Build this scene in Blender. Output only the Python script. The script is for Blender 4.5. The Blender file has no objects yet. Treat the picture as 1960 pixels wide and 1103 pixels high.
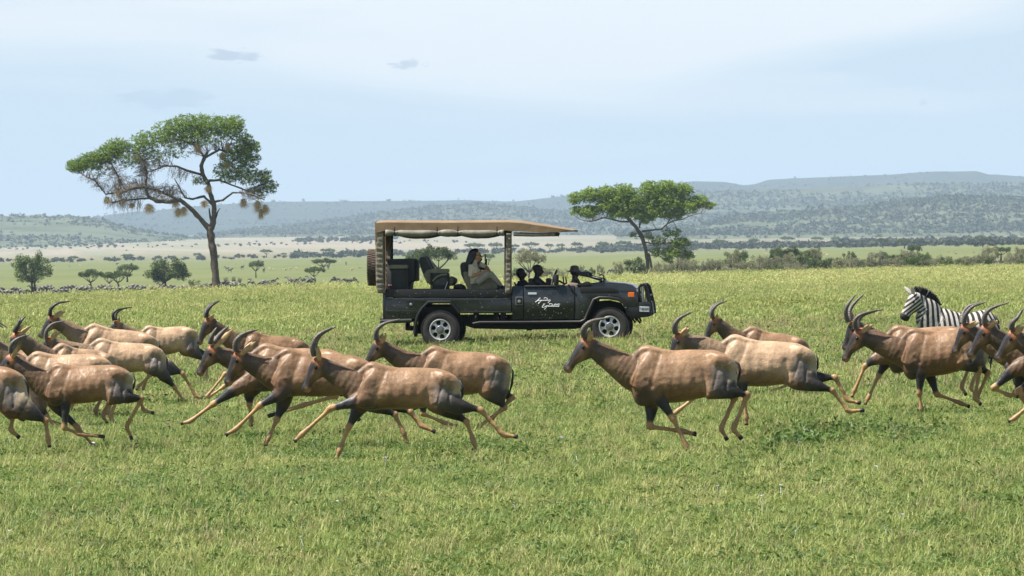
import bpy, math, random
import numpy as np
from mathutils import Vector, Matrix, noise
sc = bpy.context.scene
RNG = np.random.default_rng(7)
random.seed(7)
F = 10500.0          # focal length in photo pixels (1960 wide)
CX, HY = 980.0, 440.0
CAMZ = 2.45
# ---------------------------------------------------------------- camera
cam_d = bpy.data.cameras.new('camera'); cam = bpy.data.objects.new('camera', cam_d)
sc.collection.objects.link(cam); sc.camera = cam
cam_d.sensor_width = 36.0; cam_d.lens = F/1960*36.0
cam_d.clip_start = 1.0; cam_d.clip_end = 60000.0
cam.location = (0, 0, CAMZ)
cam.rotation_euler = (math.radians(90) - math.atan((551.5-HY)/F), 0, 0)
cam_d.dof.use_dof = True; cam_d.dof.focus_distance = 78.0; cam_d.dof.aperture_fstop = 26.0
# ---------------------------------------------------------------- sky and sun
SUN_EL, SUN_AZ = math.radians(58.5), math.radians(-104)   # azimuth from +Y, clockwise
world = bpy.data.worlds.new('World'); sc.world = world; world.use_nodes = True
def build_world():
    nt = world.node_tree; N = nt.nodes; L = nt.links; N.clear()
    out = N.new('ShaderNodeOutputWorld'); bg = N.new('ShaderNodeBackground')
    sky = N.new('ShaderNodeTexSky'); sky.sky_type = 'NISHITA'; sky.sun_disc = False
    sky.sun_elevation = SUN_EL; sky.sun_rotation = SUN_AZ
    sky.air_density = 1.0; sky.dust_density = .6; sky.ozone_density = 1.6; sky.altitude = 1500
    tc = N.new('ShaderNodeTexCoord')
    sep = N.new('ShaderNodeSeparateXYZ'); L.new(tc.outputs['Generated'], sep.inputs[0])
    # thin high cloud, stretched along the horizon
    mp = N.new('ShaderNodeMapping'); mp.inputs['Scale'].default_value = (6, 6, 46)
    mp.inputs['Location'].default_value = (3.1, 1.7, 2.3)
    L.new(tc.outputs['Generated'], mp.inputs[0])
    n1 = N.new('ShaderNodeTexNoise'); n1.inputs['Scale'].default_value = 1.0
    n1.inputs['Detail'].default_value = 5; n1.inputs['Roughness'].default_value = 0.5
    n1.inputs['Distortion'].default_value = .6
    L.new(mp.outputs[0], n1.inputs['Vector'])
    r1 = N.new('ShaderNodeValToRGB'); r1.color_ramp.elements[0].position = .42; r1.color_ramp.elements[1].position = .62
    L.new(n1.outputs['Fac'], r1.inputs[0])
    # the pale veil of the horizon thins towards the zenith, where the clear blue sky shows
    el = N.new('ShaderNodeMapRange'); el.interpolation_type = 'SMOOTHSTEP'; el.inputs['From Min'].default_value = .03; el.inputs['From Max'].default_value = .45
    el.inputs['To Min'].default_value = .88; el.inputs['To Max'].default_value = .10; L.new(sep.outputs['Z'], el.inputs['Value'])
    vc = N.new('ShaderNodeMix'); vc.data_type = 'RGBA'; L.new(r1.outputs[0], vc.inputs['Factor'])
    vc.inputs['A'].default_value = (6.2, 7.7, 9.0, 1); vc.inputs['B'].default_value = (9.2, 9.6, 10.0, 1)
    hz = N.new('ShaderNodeMapRange'); hz.inputs['From Min'].default_value = -.002; hz.inputs['From Max'].default_value = .018; hz.inputs['To Min'].default_value = .75; hz.inputs['To Max'].default_value = 0.0; L.new(sep.outputs['Z'], hz.inputs['Value'])
    vh = N.new('ShaderNodeMix'); vh.data_type = 'RGBA'; L.new(hz.outputs[0], vh.inputs['Factor']); L.new(vc.outputs['Result'], vh.inputs['A']); vh.inputs['B'].default_value = (8.3, 9.0, 9.6, 1)
    mix = N.new('ShaderNodeMix'); mix.data_type = 'RGBA'
    L.new(el.outputs[0], mix.inputs['Factor']); L.new(sky.outputs[0], mix.inputs['A']); L.new(vh.outputs['Result'], mix.inputs['B'])
    last = mix.outputs['Result']
    # three small grey fair-weather clouds
    for (px, py, rx, ry, k, seed) in ((443, 108, 54, 12, .62, 3), (778, 124, 30, 10, .55, 9), (318, 190, 86, 19, .40, 14), (1765, 197, 7, 6, .4, 4)):
        ax = (px-CX)/F; az = (HY-py)/F
        sub = N.new('ShaderNodeVectorMath'); sub.operation = 'SUBTRACT'; sub.inputs[1].default_value = (ax, 0, az)
        L.new(tc.outputs['Generated'], sub.inputs[0])
        scl = N.new('ShaderNodeVectorMath'); scl.operation = 'MULTIPLY'; scl.inputs[1].default_value = (F/rx, 0, F/ry)
        L.new(sub.outputs[0], scl.inputs[0])
        ln = N.new('ShaderNodeVectorMath'); ln.operation = 'LENGTH'; L.new(scl.outputs[0], ln.inputs[0])
        nn = N.new('ShaderNodeTexNoise'); nn.inputs['Scale'].default_value = 1.7; nn.inputs['Detail'].default_value = 5
        ad = N.new('ShaderNodeVectorMath'); ad.operation = 'ADD'; ad.inputs[1].default_value = (seed, seed*2.3, 1)
        L.new(scl.outputs[0], ad.inputs[0]); L.new(ad.outputs[0], nn.inputs['Vector'])
        m1 = N.new('ShaderNodeMath'); m1.operation = 'MULTIPLY_ADD'; m1.inputs[1].default_value = -3.0; L.new(nn.outputs['Fac'], m1.inputs[0]); 
        L.new(ln.outputs['Value'], m1.inputs[2])
        mr = N.new('ShaderNodeMapRange'); mr.inputs['From Min'].default_value = -.85; mr.inputs['From Max'].default_value = -.35
        mr.inputs['To Min'].default_value = k; mr.inputs['To Max'].default_value = 0.0
        L.new(m1.outputs[0], mr.inputs['Value'])
        gt = N.new('ShaderNodeMath'); gt.operation = 'GREATER_THAN'; gt.inputs[1].default_value = 0.0; L.new(sep.outputs['Y'], gt.inputs[0])
        mm = N.new('ShaderNodeMath'); mm.operation = 'MULTIPLY'; L.new(mr.outputs[0], mm.inputs[0]); L.new(gt.outputs[0], mm.inputs[1])
        mx = N.new('ShaderNodeMix'); mx.data_type = 'RGBA'; L.new(mm.outputs[0], mx.inputs['Factor'])
        L.new(last, mx.inputs['A']); mx.inputs['B'].default_value = (3.9, 4.9, 6.4, 1); last = mx.outputs['Result']
    L.new(last, bg.inputs['Color']); bg.inputs['Strength'].default_value = 0.052
    L.new(bg.outputs[0], out.inputs[0])
build_world()
sun_d = bpy.data.lights.new('sun', 'SUN'); sun = bpy.data.objects.new('sun', sun_d); sc.collection.objects.link(sun)
sun_d.energy = 5.0; sun_d.angle = math.radians(.53); sun_d.color = (1.0, .955, .88)
sdir = Vector((math.sin(SUN_AZ)*math.cos(SUN_EL), math.cos(SUN_AZ)*math.cos(SUN_EL), math.sin(SUN_EL)))
sun.rotation_euler = sdir.to_track_quat('Z', 'Y').to_euler()
sc.view_settings.view_transform = 'Standard'; sc.view_settings.look = 'None'
sc.view_settings.exposure = 1.02; sc.view_settings.gamma = 1.0; sc.view_settings.use_curve_mapping = False
sc.render.engine = 'CYCLES'
cy = sc.cycles
cy.max_bounces = 6; cy.diffuse_bounces = 3; cy.glossy_bounces = 3; cy.transmission_bounces = 4
cy.volume_bounces = 0; cy.transparent_max_bounces = 12
cy.use_denoising = True
try: cy.denoiser = 'OPENIMAGEDENOISE'; cy.denoising_prefilter = 'ACCURATE'
except Exception: pass
cy.caustics_reflective = False; cy.caustics_refractive = False

# ---------------------------------------------------------------- terrain function
def sst(a, b, x):
    t = np.clip((np.asarray(x, float)-a)/(b-a), 0, 1); return t*t*(3-2*t)
def near_z(X, Y):
    X = np.asarray(X, float); Y = np.asarray(Y, float)
    kx = .024 + (.012-.024)*sst(115, 230, Y)
    return -.0045*np.maximum(0, Y-115) + kx*np.clip(X, -120, 120) + .035*np.sin(X*.31+1.3)*np.sin(Y*.17) + .02*np.sin(X*.9+Y*.33)
XS = np.array([-3500, -600, 0, 340, 700, 1050, 1300, 1600, 1960, 2600, 5500.])
def interp_px(p, vals): return np.interp(p, XS, vals)
def far_z(X, Y):
    """valley and the plain beyond, distances 900 m and up"""
    p = CX + F*X/Y
    y9 = interp_px(p, [590, 574, 570, 562, 549, 536, 524, 518, 514, 508, 500])
    y35 = interp_px(p, [515, 506, 503, 499, 494, 490, 484, 474, 465, 462, 462])
    y80 = interp_px(p, [474, 472, 470, 458, 453, 451, 452, 450, 448, 448, 448])
    z9 = -(y9-HY)*900/F; z35 = -(y35-HY)*3500/F; z80 = -(y80-HY)*8000/F
    z = np.where(Y < 3500, z9+(z35-z9)*(Y-900)/2600, z35+(z80-z35)*np.minimum(Y-3500, 4500)/4500)
    return CAMZ + z
def ground_z(X, Y):
    X = np.asarray(X, float); Y = np.maximum(np.asarray(Y, float), 1.0)
    p = CX + F*X/Y
    Dc = interp_px(p, [240, 255, 272, 306, 342, 396, 440, 500, 565, 600, 620])
    zn = near_z(X, Y)
    ze = near_z(X*Dc/Y, Dc)
    X9 = X*900/Y; z9 = far_z(X9, np.full_like(Y, 900.))
    t = np.clip((Y-Dc)/(900-Dc), 0, 1)
    zm = ze+(z9-ze)*t - 2.2*np.sin(np.pi*t)**1.0*(1-t*.4)
    return np.where(Y <= Dc, zn, np.where(Y < 900, zm, far_z(X, np.maximum(Y, 900.))))
def gz(x, y): return float(ground_z(np.array([x]), np.array([y]))[0])
def py_of(x, y, z): return HY - F*(z-CAMZ)/y
def place(px, gy, lo=35.0, hi=600.0):
    """distance at which the ground is seen at photo pixel (px, gy)"""
    a, b = lo, hi
    for _ in range(50):
        m = (a+b)/2; X = (px-CX)/F*m
        if py_of(X, m, gz(X, m)) > gy: a = m
        else: b = m
    return (px-CX)/F*a, a

# ---------------------------------------------------------------- object helpers
COLL = sc.collection
def link(ob): COLL.objects.link(ob); return ob
def tag(o, label=None, cat=None, group=None, kind=None):
    if label: o['label'] = label
    if cat: o['category'] = cat
    if group: o['group'] = group
    if kind: o['kind'] = kind
    return o
def mesh_np(name, V, Fc, mat=None, smooth=False):
    me = bpy.data.meshes.new(name)
    V = np.asarray(V, dtype=np.float32)
    if isinstance(Fc, np.ndarray):
        n, k = Fc.shape
        me.vertices.add(len(V)); me.vertices.foreach_set('co', V.ravel())
        me.loops.add(n*k); me.loops.foreach_set('vertex_index', Fc.astype(np.int32).ravel())
        me.polygons.add(n); me.polygons.foreach_set('loop_start', np.arange(0, n*k, k, dtype=np.int32))
        me.update(calc_edges=True); me.validate()
    else:
        me.from_pydata(V.tolist(), [], Fc); me.update()
    if mat: me.materials.append(mat)
    if smooth: me.shade_smooth() if hasattr(me, 'shade_smooth') else [setattr(p, 'use_smooth', True) for p in me.polygons]
    return me
def obj(name, me, parent=None):
    o = bpy.data.objects.new(name, me); link(o)
    if parent: o.parent = parent
    return o
def empty(name, loc, rz=0.0):
    o = bpy.data.objects.new(name, None); link(o); o.location = loc; o.rotation_euler = (0, 0, rz); o.empty_display_size = .2
    return o
class MB:
    """mesh collector"""
    def __init__(s): s.V = []; s.F = []; s.n = 0
    def add(s, V, Fc):
        V = [tuple(v) for v in V]; s.V += V; s.F += [tuple(i+s.n for i in f) for f in Fc]; s.n += len(V); return s
    def box(s, x0, x1, y0, y1, z0, z1, M=None):
        P = [(x0,y0,z0),(x1,y0,z0),(x1,y1,z0),(x0,y1,z0),(x0,y0,z1),(x1,y0,z1),(x1,y1,z1),(x0,y1,z1)]
        if M is not None: P = [tuple(M @ Vector(p)) for p in P]
        return s.add(P, [(0,3,2,1),(4,5,6,7),(0,1,5,4),(1,2,6,5),(2,3,7,6),(3,0,4,7)])
    def prism(s, poly, y0, y1):
        """polygon in (x,z) extruded along y"""
        n = len(poly)
        ar = sum(poly[i][0]*poly[(i+1)%n][1]-poly[(i+1)%n][0]*poly[i][1] for i in range(n))
        if ar < 0: poly = poly[::-1]
        P = [(x, y0, z) for x, z in poly]+[(x, y1, z) for x, z in poly]
        Fs = [tuple(range(n)), tuple(range(2*n-1, n-1, -1))]+[(i, i+n, (i+1)%n+n, (i+1)%n) for i in range(n)]
        return s.add(P, [tuple(f) for f in Fs])
    def tube(s, pts, r, k=8, caps=True):
        pts = [Vector(p) for p in pts]; m = len(pts)
        rs = r if isinstance(r, (list, tuple)) else [r]*m
        base = s.n; V = []; Fs = []
        up = None
        for i, p in enumerate(pts):
            d = (pts[min(i+1, m-1)]-pts[max(i-1, 0)])
            if d.length < 1e-9: d = Vector((0, 0, 1))
            d.normalize()
            if up is None:
                up = Vector((0, 0, 1)) if abs(d.z) < .9 else Vector((0, 1, 0))
            a = up-d*up.dot(d)
            if a.length < 1e-4: a = Vector((1, 0, 0))-d*d.x
            a.normalize(); up = a; b = d.cross(a)
            for j in range(k):
                t = 2*math.pi*j/k
                V.append(p+(a*math.cos(t)+b*math.sin(t))*rs[i])
        for i in range(m-1):
            for j in range(k):
                Fs.append((i*k+j, i*k+(j+1)%k, (i+1)*k+(j+1)%k, (i+1)*k+j))
        if caps: Fs += [tuple(range(k-1, -1, -1)), tuple((m-1)*k+j for j in range(k))]
        return s.add(V, Fs)
    def lathe(s, prof, c=(0, 0, 0), k=32, axis='y', caps=True):
        """profile (r, h) turned about an axis through c"""
        V = []; m = len(prof)
        for r, h in prof:
            for j in range(k):
                t = 2*math.pi*j/k; a, b = r*math.cos(t), r*math.sin(t)
                V.append({'y': (c[0]+a, c[1]+h, c[2]+b), 'x': (c[0]+h, c[1]+a, c[2]+b), 'z': (c[0]+a, c[1]+b, c[2]+h)}[axis])
        Fs = [(i*k+j, i*k+(j+1)%k, (i+1)*k+(j+1)%k, (i+1)*k+j) for i in range(m-1) for j in range(k)]
        if caps and prof[0][0] > 1e-6: Fs.append(tuple(range(k-1, -1, -1)))
        if caps and prof[-1][0] > 1e-6: Fs.append(tuple((m-1)*k+j for j in range(k)))
        return s.add(V, Fs)
    def sphere(s, c, r, k=10, m=7):
        rx, ry, rz = r if isinstance(r, (tuple, list)) else (r, r, r)
        V = [(c[0]+rx*math.sin(math.pi*i/m)*math.cos(2*math.pi*j/k), c[1]+ry*math.sin(math.pi*i/m)*math.sin(2*math.pi*j/k), c[2]+rz*math.cos(math.pi*i/m)) for i in range(m+1) for j in range(k)]
        return s.add(V, [(i*k+j, (i+1)*k+j, (i+1)*k+(j+1)%k, i*k+(j+1)%k) for i in range(m) for j in range(k)])
    def build(s, name, mat, parent=None, smooth=False, bevel=0.0):
        me = bpy.data.meshes.new(name); me.from_pydata(s.V, [], s.F); me.validate(); me.update()
        if mat: me.materials.append(mat)
        if bevel > 0:
            import bmesh
            bm = bmesh.new(); bm.from_mesh(me)
            bmesh.ops.remove_doubles(bm, verts=bm.verts, dist=1e-5)
            bmesh.ops.recalc_face_normals(bm, faces=bm.faces)
            es = [e for e in bm.edges if len(e.link_faces) == 2 and e.calc_face_angle(0) > .5]
            bmesh.ops.bevel(bm, geom=es, offset=bevel, segments=2, profile=.6, affect='EDGES', clamp_overlap=True)
            bm.to_mesh(me); bm.free()
        if smooth:
            for p in me.polygons: p.use_smooth = True
            if smooth == 'auto' or bevel > 0:
                try: me.set_sharp_from_angle(angle=math.radians(35))
                except Exception: pass
        return obj(name, me, parent)

# ---------------------------------------------------------------- materials
def pmat(name, col=(.5, .5, .5), rough=.6, metal=0.0, spec=.5, var=0.0, vscale=8.0, bump=0.0, bscale=30.0, col2=None, attr=None, sheen=0.0, coat=0.0, emit=None, subs=0.0):
    m = bpy.data.materials.new(name); m.use_nodes = True; nt = m.node_tree; N = nt.nodes; L = nt.links
    b = N['Principled BSDF']; b.inputs['Roughness'].default_value = rough; b.inputs['Metallic'].default_value = metal
    b.inputs['Specular IOR Level'].default_value = spec; b.inputs['Sheen Weight'].default_value = sheen; b.inputs['Sheen Roughness'].default_value = .4
    b.inputs['Coat Weight'].default_value = coat
    tc = N.new('ShaderNodeTexCoord')
    src = None
    if attr:
        a = N.new('ShaderNodeAttribute'); a.attribute_name = attr; src = a.outputs['Color']
    if var > 0 or col2:
        n = N.new('ShaderNodeTexNoise'); n.inputs['Scale'].default_value = vscale; n.inputs['Detail'].default_value = 6; n.inputs['Roughness'].default_value = .6
        L.new(tc.outputs['Object'], n.inputs['Vector'])
        mr = N.new('ShaderNodeMapRange'); mr.inputs['From Min'].default_value = .3; mr.inputs['From Max'].default_value = .7
        L.new(n.outputs['Fac'], mr.inputs['Value'])
        if col2 and not src:
            mx = N.new('ShaderNodeMix'); mx.data_type = 'RGBA'; L.new(mr.outputs[0], mx.inputs['Factor'])
            mx.inputs['A'].default_value = (*col, 1); mx.inputs['B'].default_value = (*col2, 1); src = mx.outputs['Result']
        else:
            mr.inputs['To Min'].default_value = 1-var; mr.inputs['To Max'].default_value = 1+var
            vm = N.new('ShaderNodeVectorMath'); vm.operation = 'SCALE'; L.new(mr.outputs[0], vm.inputs['Scale'])
            if src: L.new(src, vm.inputs[0])
            else: vm.inputs[0].default_value = col
            src = vm.outputs[0]
    if src: L.new(src, b.inputs['Base Color'])
    else: b.inputs['Base Color'].default_value = (*col, 1)
    if bump > 0:
        n = N.new('ShaderNodeTexNoise'); n.inputs['Scale'].default_value = bscale; n.inputs['Detail'].default_value = 6
        L.new(tc.outputs['Object'], n.inputs['Vector'])
        bp = N.new('ShaderNodeBump'); bp.inputs['Strength'].default_value = bump; bp.inputs['Distance'].default_value = .02
        L.new(n.outputs['Fac'], bp.inputs['Height']); L.new(bp.outputs[0], b.inputs['Normal'])
    return m
# ================================================================ ground
def ground_material():
    m = bpy.data.materials.new('grassland'); m.use_nodes = True; nt = m.node_tree; N = nt.nodes; L = nt.links
    b = N['Principled BSDF']; b.inputs['Roughness'].default_value = .9; b.inputs['Specular IOR Level'].default_value = .15
    geo = N.new('ShaderNodeNewGeometry'); sep = N.new('ShaderNodeSeparateXYZ'); L.new(geo.outputs['Position'], sep.inputs[0])
    def ramp(src, stops):
        r = N.new('ShaderNodeValToRGB'); e = r.color_ramp.elements
        while len(e) < len(stops): e.new(.5)
        for k, (p, c) in enumerate(stops): e[k].position = p; e[k].color = (*c, 1)
        L.new(src, r.inputs[0]); return r.outputs[0]
    def rng(src, a, c, lo=0., hi=1.):
        r = N.new('ShaderNodeMapRange'); r.inputs['From Min'].default_value = a; r.inputs['From Max'].default_value = c
        r.inputs['To Min'].default_value = lo; r.inputs['To Max'].default_value = hi; L.new(src, r.inputs['Value']); return r.outputs[0]
    def mixc(f, a, c):
        x = N.new('ShaderNodeMix'); x.data_type = 'RGBA'
        for s_, k in ((f, 'Factor'), (a, 'A'), (c, 'B')):
            if isinstance(s_, tuple): x.inputs[k].default_value = (*s_, 1)
            elif isinstance(s_, float): x.inputs[k].default_value = s_
            else: L.new(s_, x.inputs[k])
        return x.outputs['Result']
    def noise_(scale, vec=None, det=6, sc3=None, rough=.6):
        n = N.new('ShaderNodeTexNoise'); n.inputs['Scale'].default_value = scale; n.inputs['Detail'].default_value = det; n.inputs['Roughness'].default_value = rough
        if sc3:
            mp = N.new('ShaderNodeMapping'); mp.inputs['Scale'].default_value = sc3; L.new(geo.outputs['Position'], mp.inputs[0]); L.new(mp.outputs[0], n.inputs['Vector'])
        else: L.new(geo.outputs['Position'], n.inputs['Vector'])
        return n.outputs['Fac']
    near = ramp(noise_(9., det=8), [(.3, (.035, .050, .014)), (.5, (.075, .100, .026)), (.72, (.13, .155, .045))])
    patch = ramp(noise_(.10), [(.35, (.085, .110, .030)), (.65, (.14, .145, .048))])
    near = mixc(.45, near, patch)
    mid = ramp(noise_(1., sc3=(.010, .0025, 1), det=5), [(.3, (.105, .130, .040)), (.5, (.135, .155, .055)), (.7, (.165, .17, .070))])
    mid2 = ramp(noise_(.06, det=8, rough=.75), [(.35, (.09, .11, .036)), (.6, (.15, .165, .06))])
    mid = mixc(.3, mid, mid2)
    far = ramp(noise_(1., sc3=(.0011, .0006, 1), det=6), [(.3, (.11, .125, .060)), (.5, (.17, .165, .10)), (.7, (.25, .20, .145))])
    bare = (.27, .235, .18)
    px = N.new('ShaderNodeMath'); px.operation = 'DIVIDE'; L.new(sep.outputs['X'], px.inputs[0]); L.new(sep.outputs['Y'], px.inputs[1])
    leftside = rng(px.outputs[0], .0, .04, 1., 0.)
    baren = ramp(noise_(1., sc3=(.0009, .0012, 1), det=4), [(.40, (0, 0, 0)), (.55, (1, 1, 1))])
    band = N.new('ShaderNodeMath'); band.operation = 'MULTIPLY'; L.new(rng(sep.outputs['Y'], 3900., 4600.), band.inputs[0]); L.new(leftside, band.inputs[1])
    far = mixc(band.outputs[0], far, mixc(baren, (.205, .205, .135), bare))
    c = mixc(rng(sep.outputs['Y'], 330., 900.), near, mid)
    c = mixc(rng(sep.outputs['Y'], 3200., 4300.), c, far)
    L.new(c, b.inputs['Base Color'])
    n = N.new('ShaderNodeTexNoise'); n.inputs['Scale'].default_value = 14; n.inputs['Detail'].default_value = 8; L.new(geo.outputs['Position'], n.inputs['Vector'])
    bp = N.new('ShaderNodeBump'); bp.inputs['Strength'].default_value = .6; bp.inputs['Distance'].default_value = .05
    L.new(n.outputs['Fac'], bp.inputs['Height']); L.new(bp.outputs[0], b.inputs['Normal'])
    return m
def build_ground():
    ps = np.concatenate([np.linspace(-22000, -3000, 20), np.linspace(-2700, -300, 25), np.linspace(-250, 2210, 247), np.linspace(2400, 5000, 25), np.linspace(5400, 24000, 20)])
    a = (ps-CX)/F
    Ys = np.concatenate([[-900, -300, -100, -30, 0, 15], np.linspace(25, 160, 110), np.geomspace(163, 900, 110), np.geomspace(915, 30000, 90)])
    A, Y = np.meshgrid(a, Ys)
    X = A*np.maximum(Y, 40.0)
    Z = ground_z(X, Y)
    V = np.stack([X, Y, Z], -1).reshape(-1, 3)
    nr, ncol = A.shape
    i = np.arange(nr-1)[:, None]*ncol+np.arange(ncol-1)[None]
    Fc = np.stack([i, i+1, i+ncol+1, i+ncol], -1).reshape(-1, 4)
    me = mesh_np('ground', V, Fc, ground_material(), smooth=True)
    o = obj('ground', me); tag(o, kind='structure'); return o
GROUND = build_ground()

# ================================================================ hills
def hill_material(name, base, dark, s1, s2, dk=.5):
    m = bpy.data.materials.new(name); m.use_nodes = True; nt = m.node_tree; N = nt.nodes; L = nt.links
    b = N['Principled BSDF']; b.inputs['Roughness'].default_value = .95; b.inputs['Specular IOR Level'].default_value = .05
    geo = N.new('ShaderNodeNewGeometry')
    n = N.new('ShaderNodeTexNoise'); n.inputs['Scale'].default_value = s1; n.inputs['Detail'].default_value = 8; n.inputs['Roughness'].default_value = .65; L.new(geo.outputs['Position'], n.inputs['Vector'])
    r = N.new('ShaderNodeValToRGB'); r.color_ramp.elements[0].position = dk-.08; r.color_ramp.elements[1].position = dk+.1
    r.color_ramp.elements[0].color = (*dark, 1); r.color_ramp.elements[1].color = (*base, 1)
    L.new(n.outputs['Fac'], r.inputs[0]); L.new(r.outputs[0], b.inputs['Base Color'])
    return m
WOODV = []
def fbm(x, y, s, o=5):
    return np.array([noise.fractal(Vector((a*s, b*s, 3.7)), 1.0, 2.0, o) for a, b in zip(np.ravel(x), np.ravel(y))]).reshape(np.shape(x))
def build_hill(name, crest, base_py, D0, D1, mat, rough=1.0, p0=None, p1=None, ndot=0, dotsize=5.0, seed=1, dens=0.0):
    xs = [c[0] for c in crest]; ys = [c[1] for c in crest]
    p = np.arange(p0 if p0 is not None else xs[0], (p1 if p1 is not None else xs[-1])+1, 8.0)
    cy_ = np.interp(p, xs, ys)
    t = np.concatenate([np.linspace(0, 1, 34), [1.12, 1.3, 1.6]])
    P, T = np.meshgrid(p, t)
    C = np.interp(P, xs, ys)
    D = D0+(D1-D0)*T
    Xw = (P-CX)/F*D
    zb = -(np.interp(P, [0, 1960], base_py)-HY)*D0/F
    zc = -(C-HY)*D1/F
    hgt = zc-zb
    prof = np.where(T <= 1, np.clip(T, 0, 1)**1.15, 1-(T-1)*1.5)
    nz = fbm(Xw, D, 1/900., 5)
    nz2 = fbm(Xw, D, 1/160., 3)
    Z = zb+hgt*prof+(nz*.22*hgt)*np.clip(T*(1.25-T)*2.2, 0, 1)*rough + nz2*1.8*np.clip(T*4, 0, 1)
    Z = np.where(T == 0, zb-6, Z)
    V = np.stack([Xw, D, Z+CAMZ], -1).reshape(-1, 3)
    nr, ncol = P.shape
    i = np.arange(nr-1)[:, None]*ncol+np.arange(ncol-1)[None]
    Fc = np.stack([i, i+1, i+ncol+1, i+ncol], -1).reshape(-1, 4)
    o = obj(name, mesh_np(name, V, Fc, mat, smooth=True)); tag(o, kind='structure')
    # bushes on the slopes
    rg = np.random.default_rng(seed)
    Vg = V.reshape(nr, ncol, 3); k = 0; tries = 0; ndot = int(ndot*2.2); dotsize *= .58
    while k < ndot and tries < ndot*12:
        tries += 1
        u = rg.random()*(ncol-2); v = rg.random()**.85*33*.999
        i0, j0 = int(v), int(u)
        q = Vg[i0, j0]*(1-(u-j0))*(1-(v-i0))+Vg[i0, j0+1]*(u-j0)*(1-(v-i0))+Vg[i0+1, j0]*(1-(u-j0))*(v-i0)+Vg[i0+1, j0+1]*(u-j0)*(v-i0)
        nn = noise.fractal(Vector((q[0]/420., q[1]/420., seed)), 1.0, 2.0, 4)+.25*noise.noise(Vector((q[0]/90., q[1]/90., 0)))
        if nn+(.25*(v/33) if v > 24 else 0)+dens < rg.random()*.75-.22: continue
        s = dotsize*(.55+.9*rg.random()**2); WOODV.append((q[0], q[1], q[2]+s*.15, s)); k += 1
    return o
mh_near = hill_material('hill_near', (.12, .135, .08), (.055, .07, .036), 1/130., 0, .46)
mh_mid = hill_material('hill_mid', (.115, .125, .075), (.05, .062, .038), 1/150., 0, .50)
mh_far = hill_material('hill_far', (.045, .060, .040), (.030, .042, .028), 1/200., 0, .5)
build_hill('hills', [(-900, 400), (-300, 408), (0, 416), (60, 415), (150, 416), (200, 424), (240, 436), (300, 446), (380, 456), (430, 466), (470, 472)], [471, 471], 6900, 8200, mh_near, .6, ndot=1000, dotsize=5.0, seed=11, dens=-.12)
build_hill('hills', [(1180, 448), (1250, 442), (1330, 430), (1400, 416), (1480, 408), (1560, 399), (1650, 391), (1720, 383), (1800, 375), (1850, 375), (1960, 381), (2200, 370), (2700, 392), (3400, 380)], [462, 448], 6300, 7800, mh_near, .8, ndot=5200, dotsize=5.8, seed=12, dens=.16)
build_hill('hills', [(380, 456), (430, 447), (480, 438), (560, 430), (640, 419), (700, 411), (760, 402), (830, 394), (880, 391), (930, 391), (990, 396), (1040, 401), (1100, 404), (1200, 398), (1260, 385), (1330, 371), (1380, 366), (1500, 360), (1600, 356), (1700, 352), (1960, 350), (2400, 345), (3400, 352)], [451, 451], 8600, 11200, mh_mid, .9, ndot=5200, dotsize=7.2, seed=13, dens=.05)
build_hill('hills', [(-900, 412), (0, 416), (180, 415), (215, 408), (300, 401), (400, 392), (530, 386), (700, 385), (880, 383), (990, 386), (1080, 376), (1180, 366), (1300, 348), (1330, 346), (1385, 347), (1425, 354), (1445, 352), (1470, 344), (1520, 339), (1600, 335), (1700, 332), (1760, 326), (1800, 324.5), (1870, 325), (1890, 332), (1960, 337), (2400, 350), (3400, 340)], [455, 452], 12500, 15000, mh_far, .35, ndot=1500, dotsize=8, seed=14, dens=.1)

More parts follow.
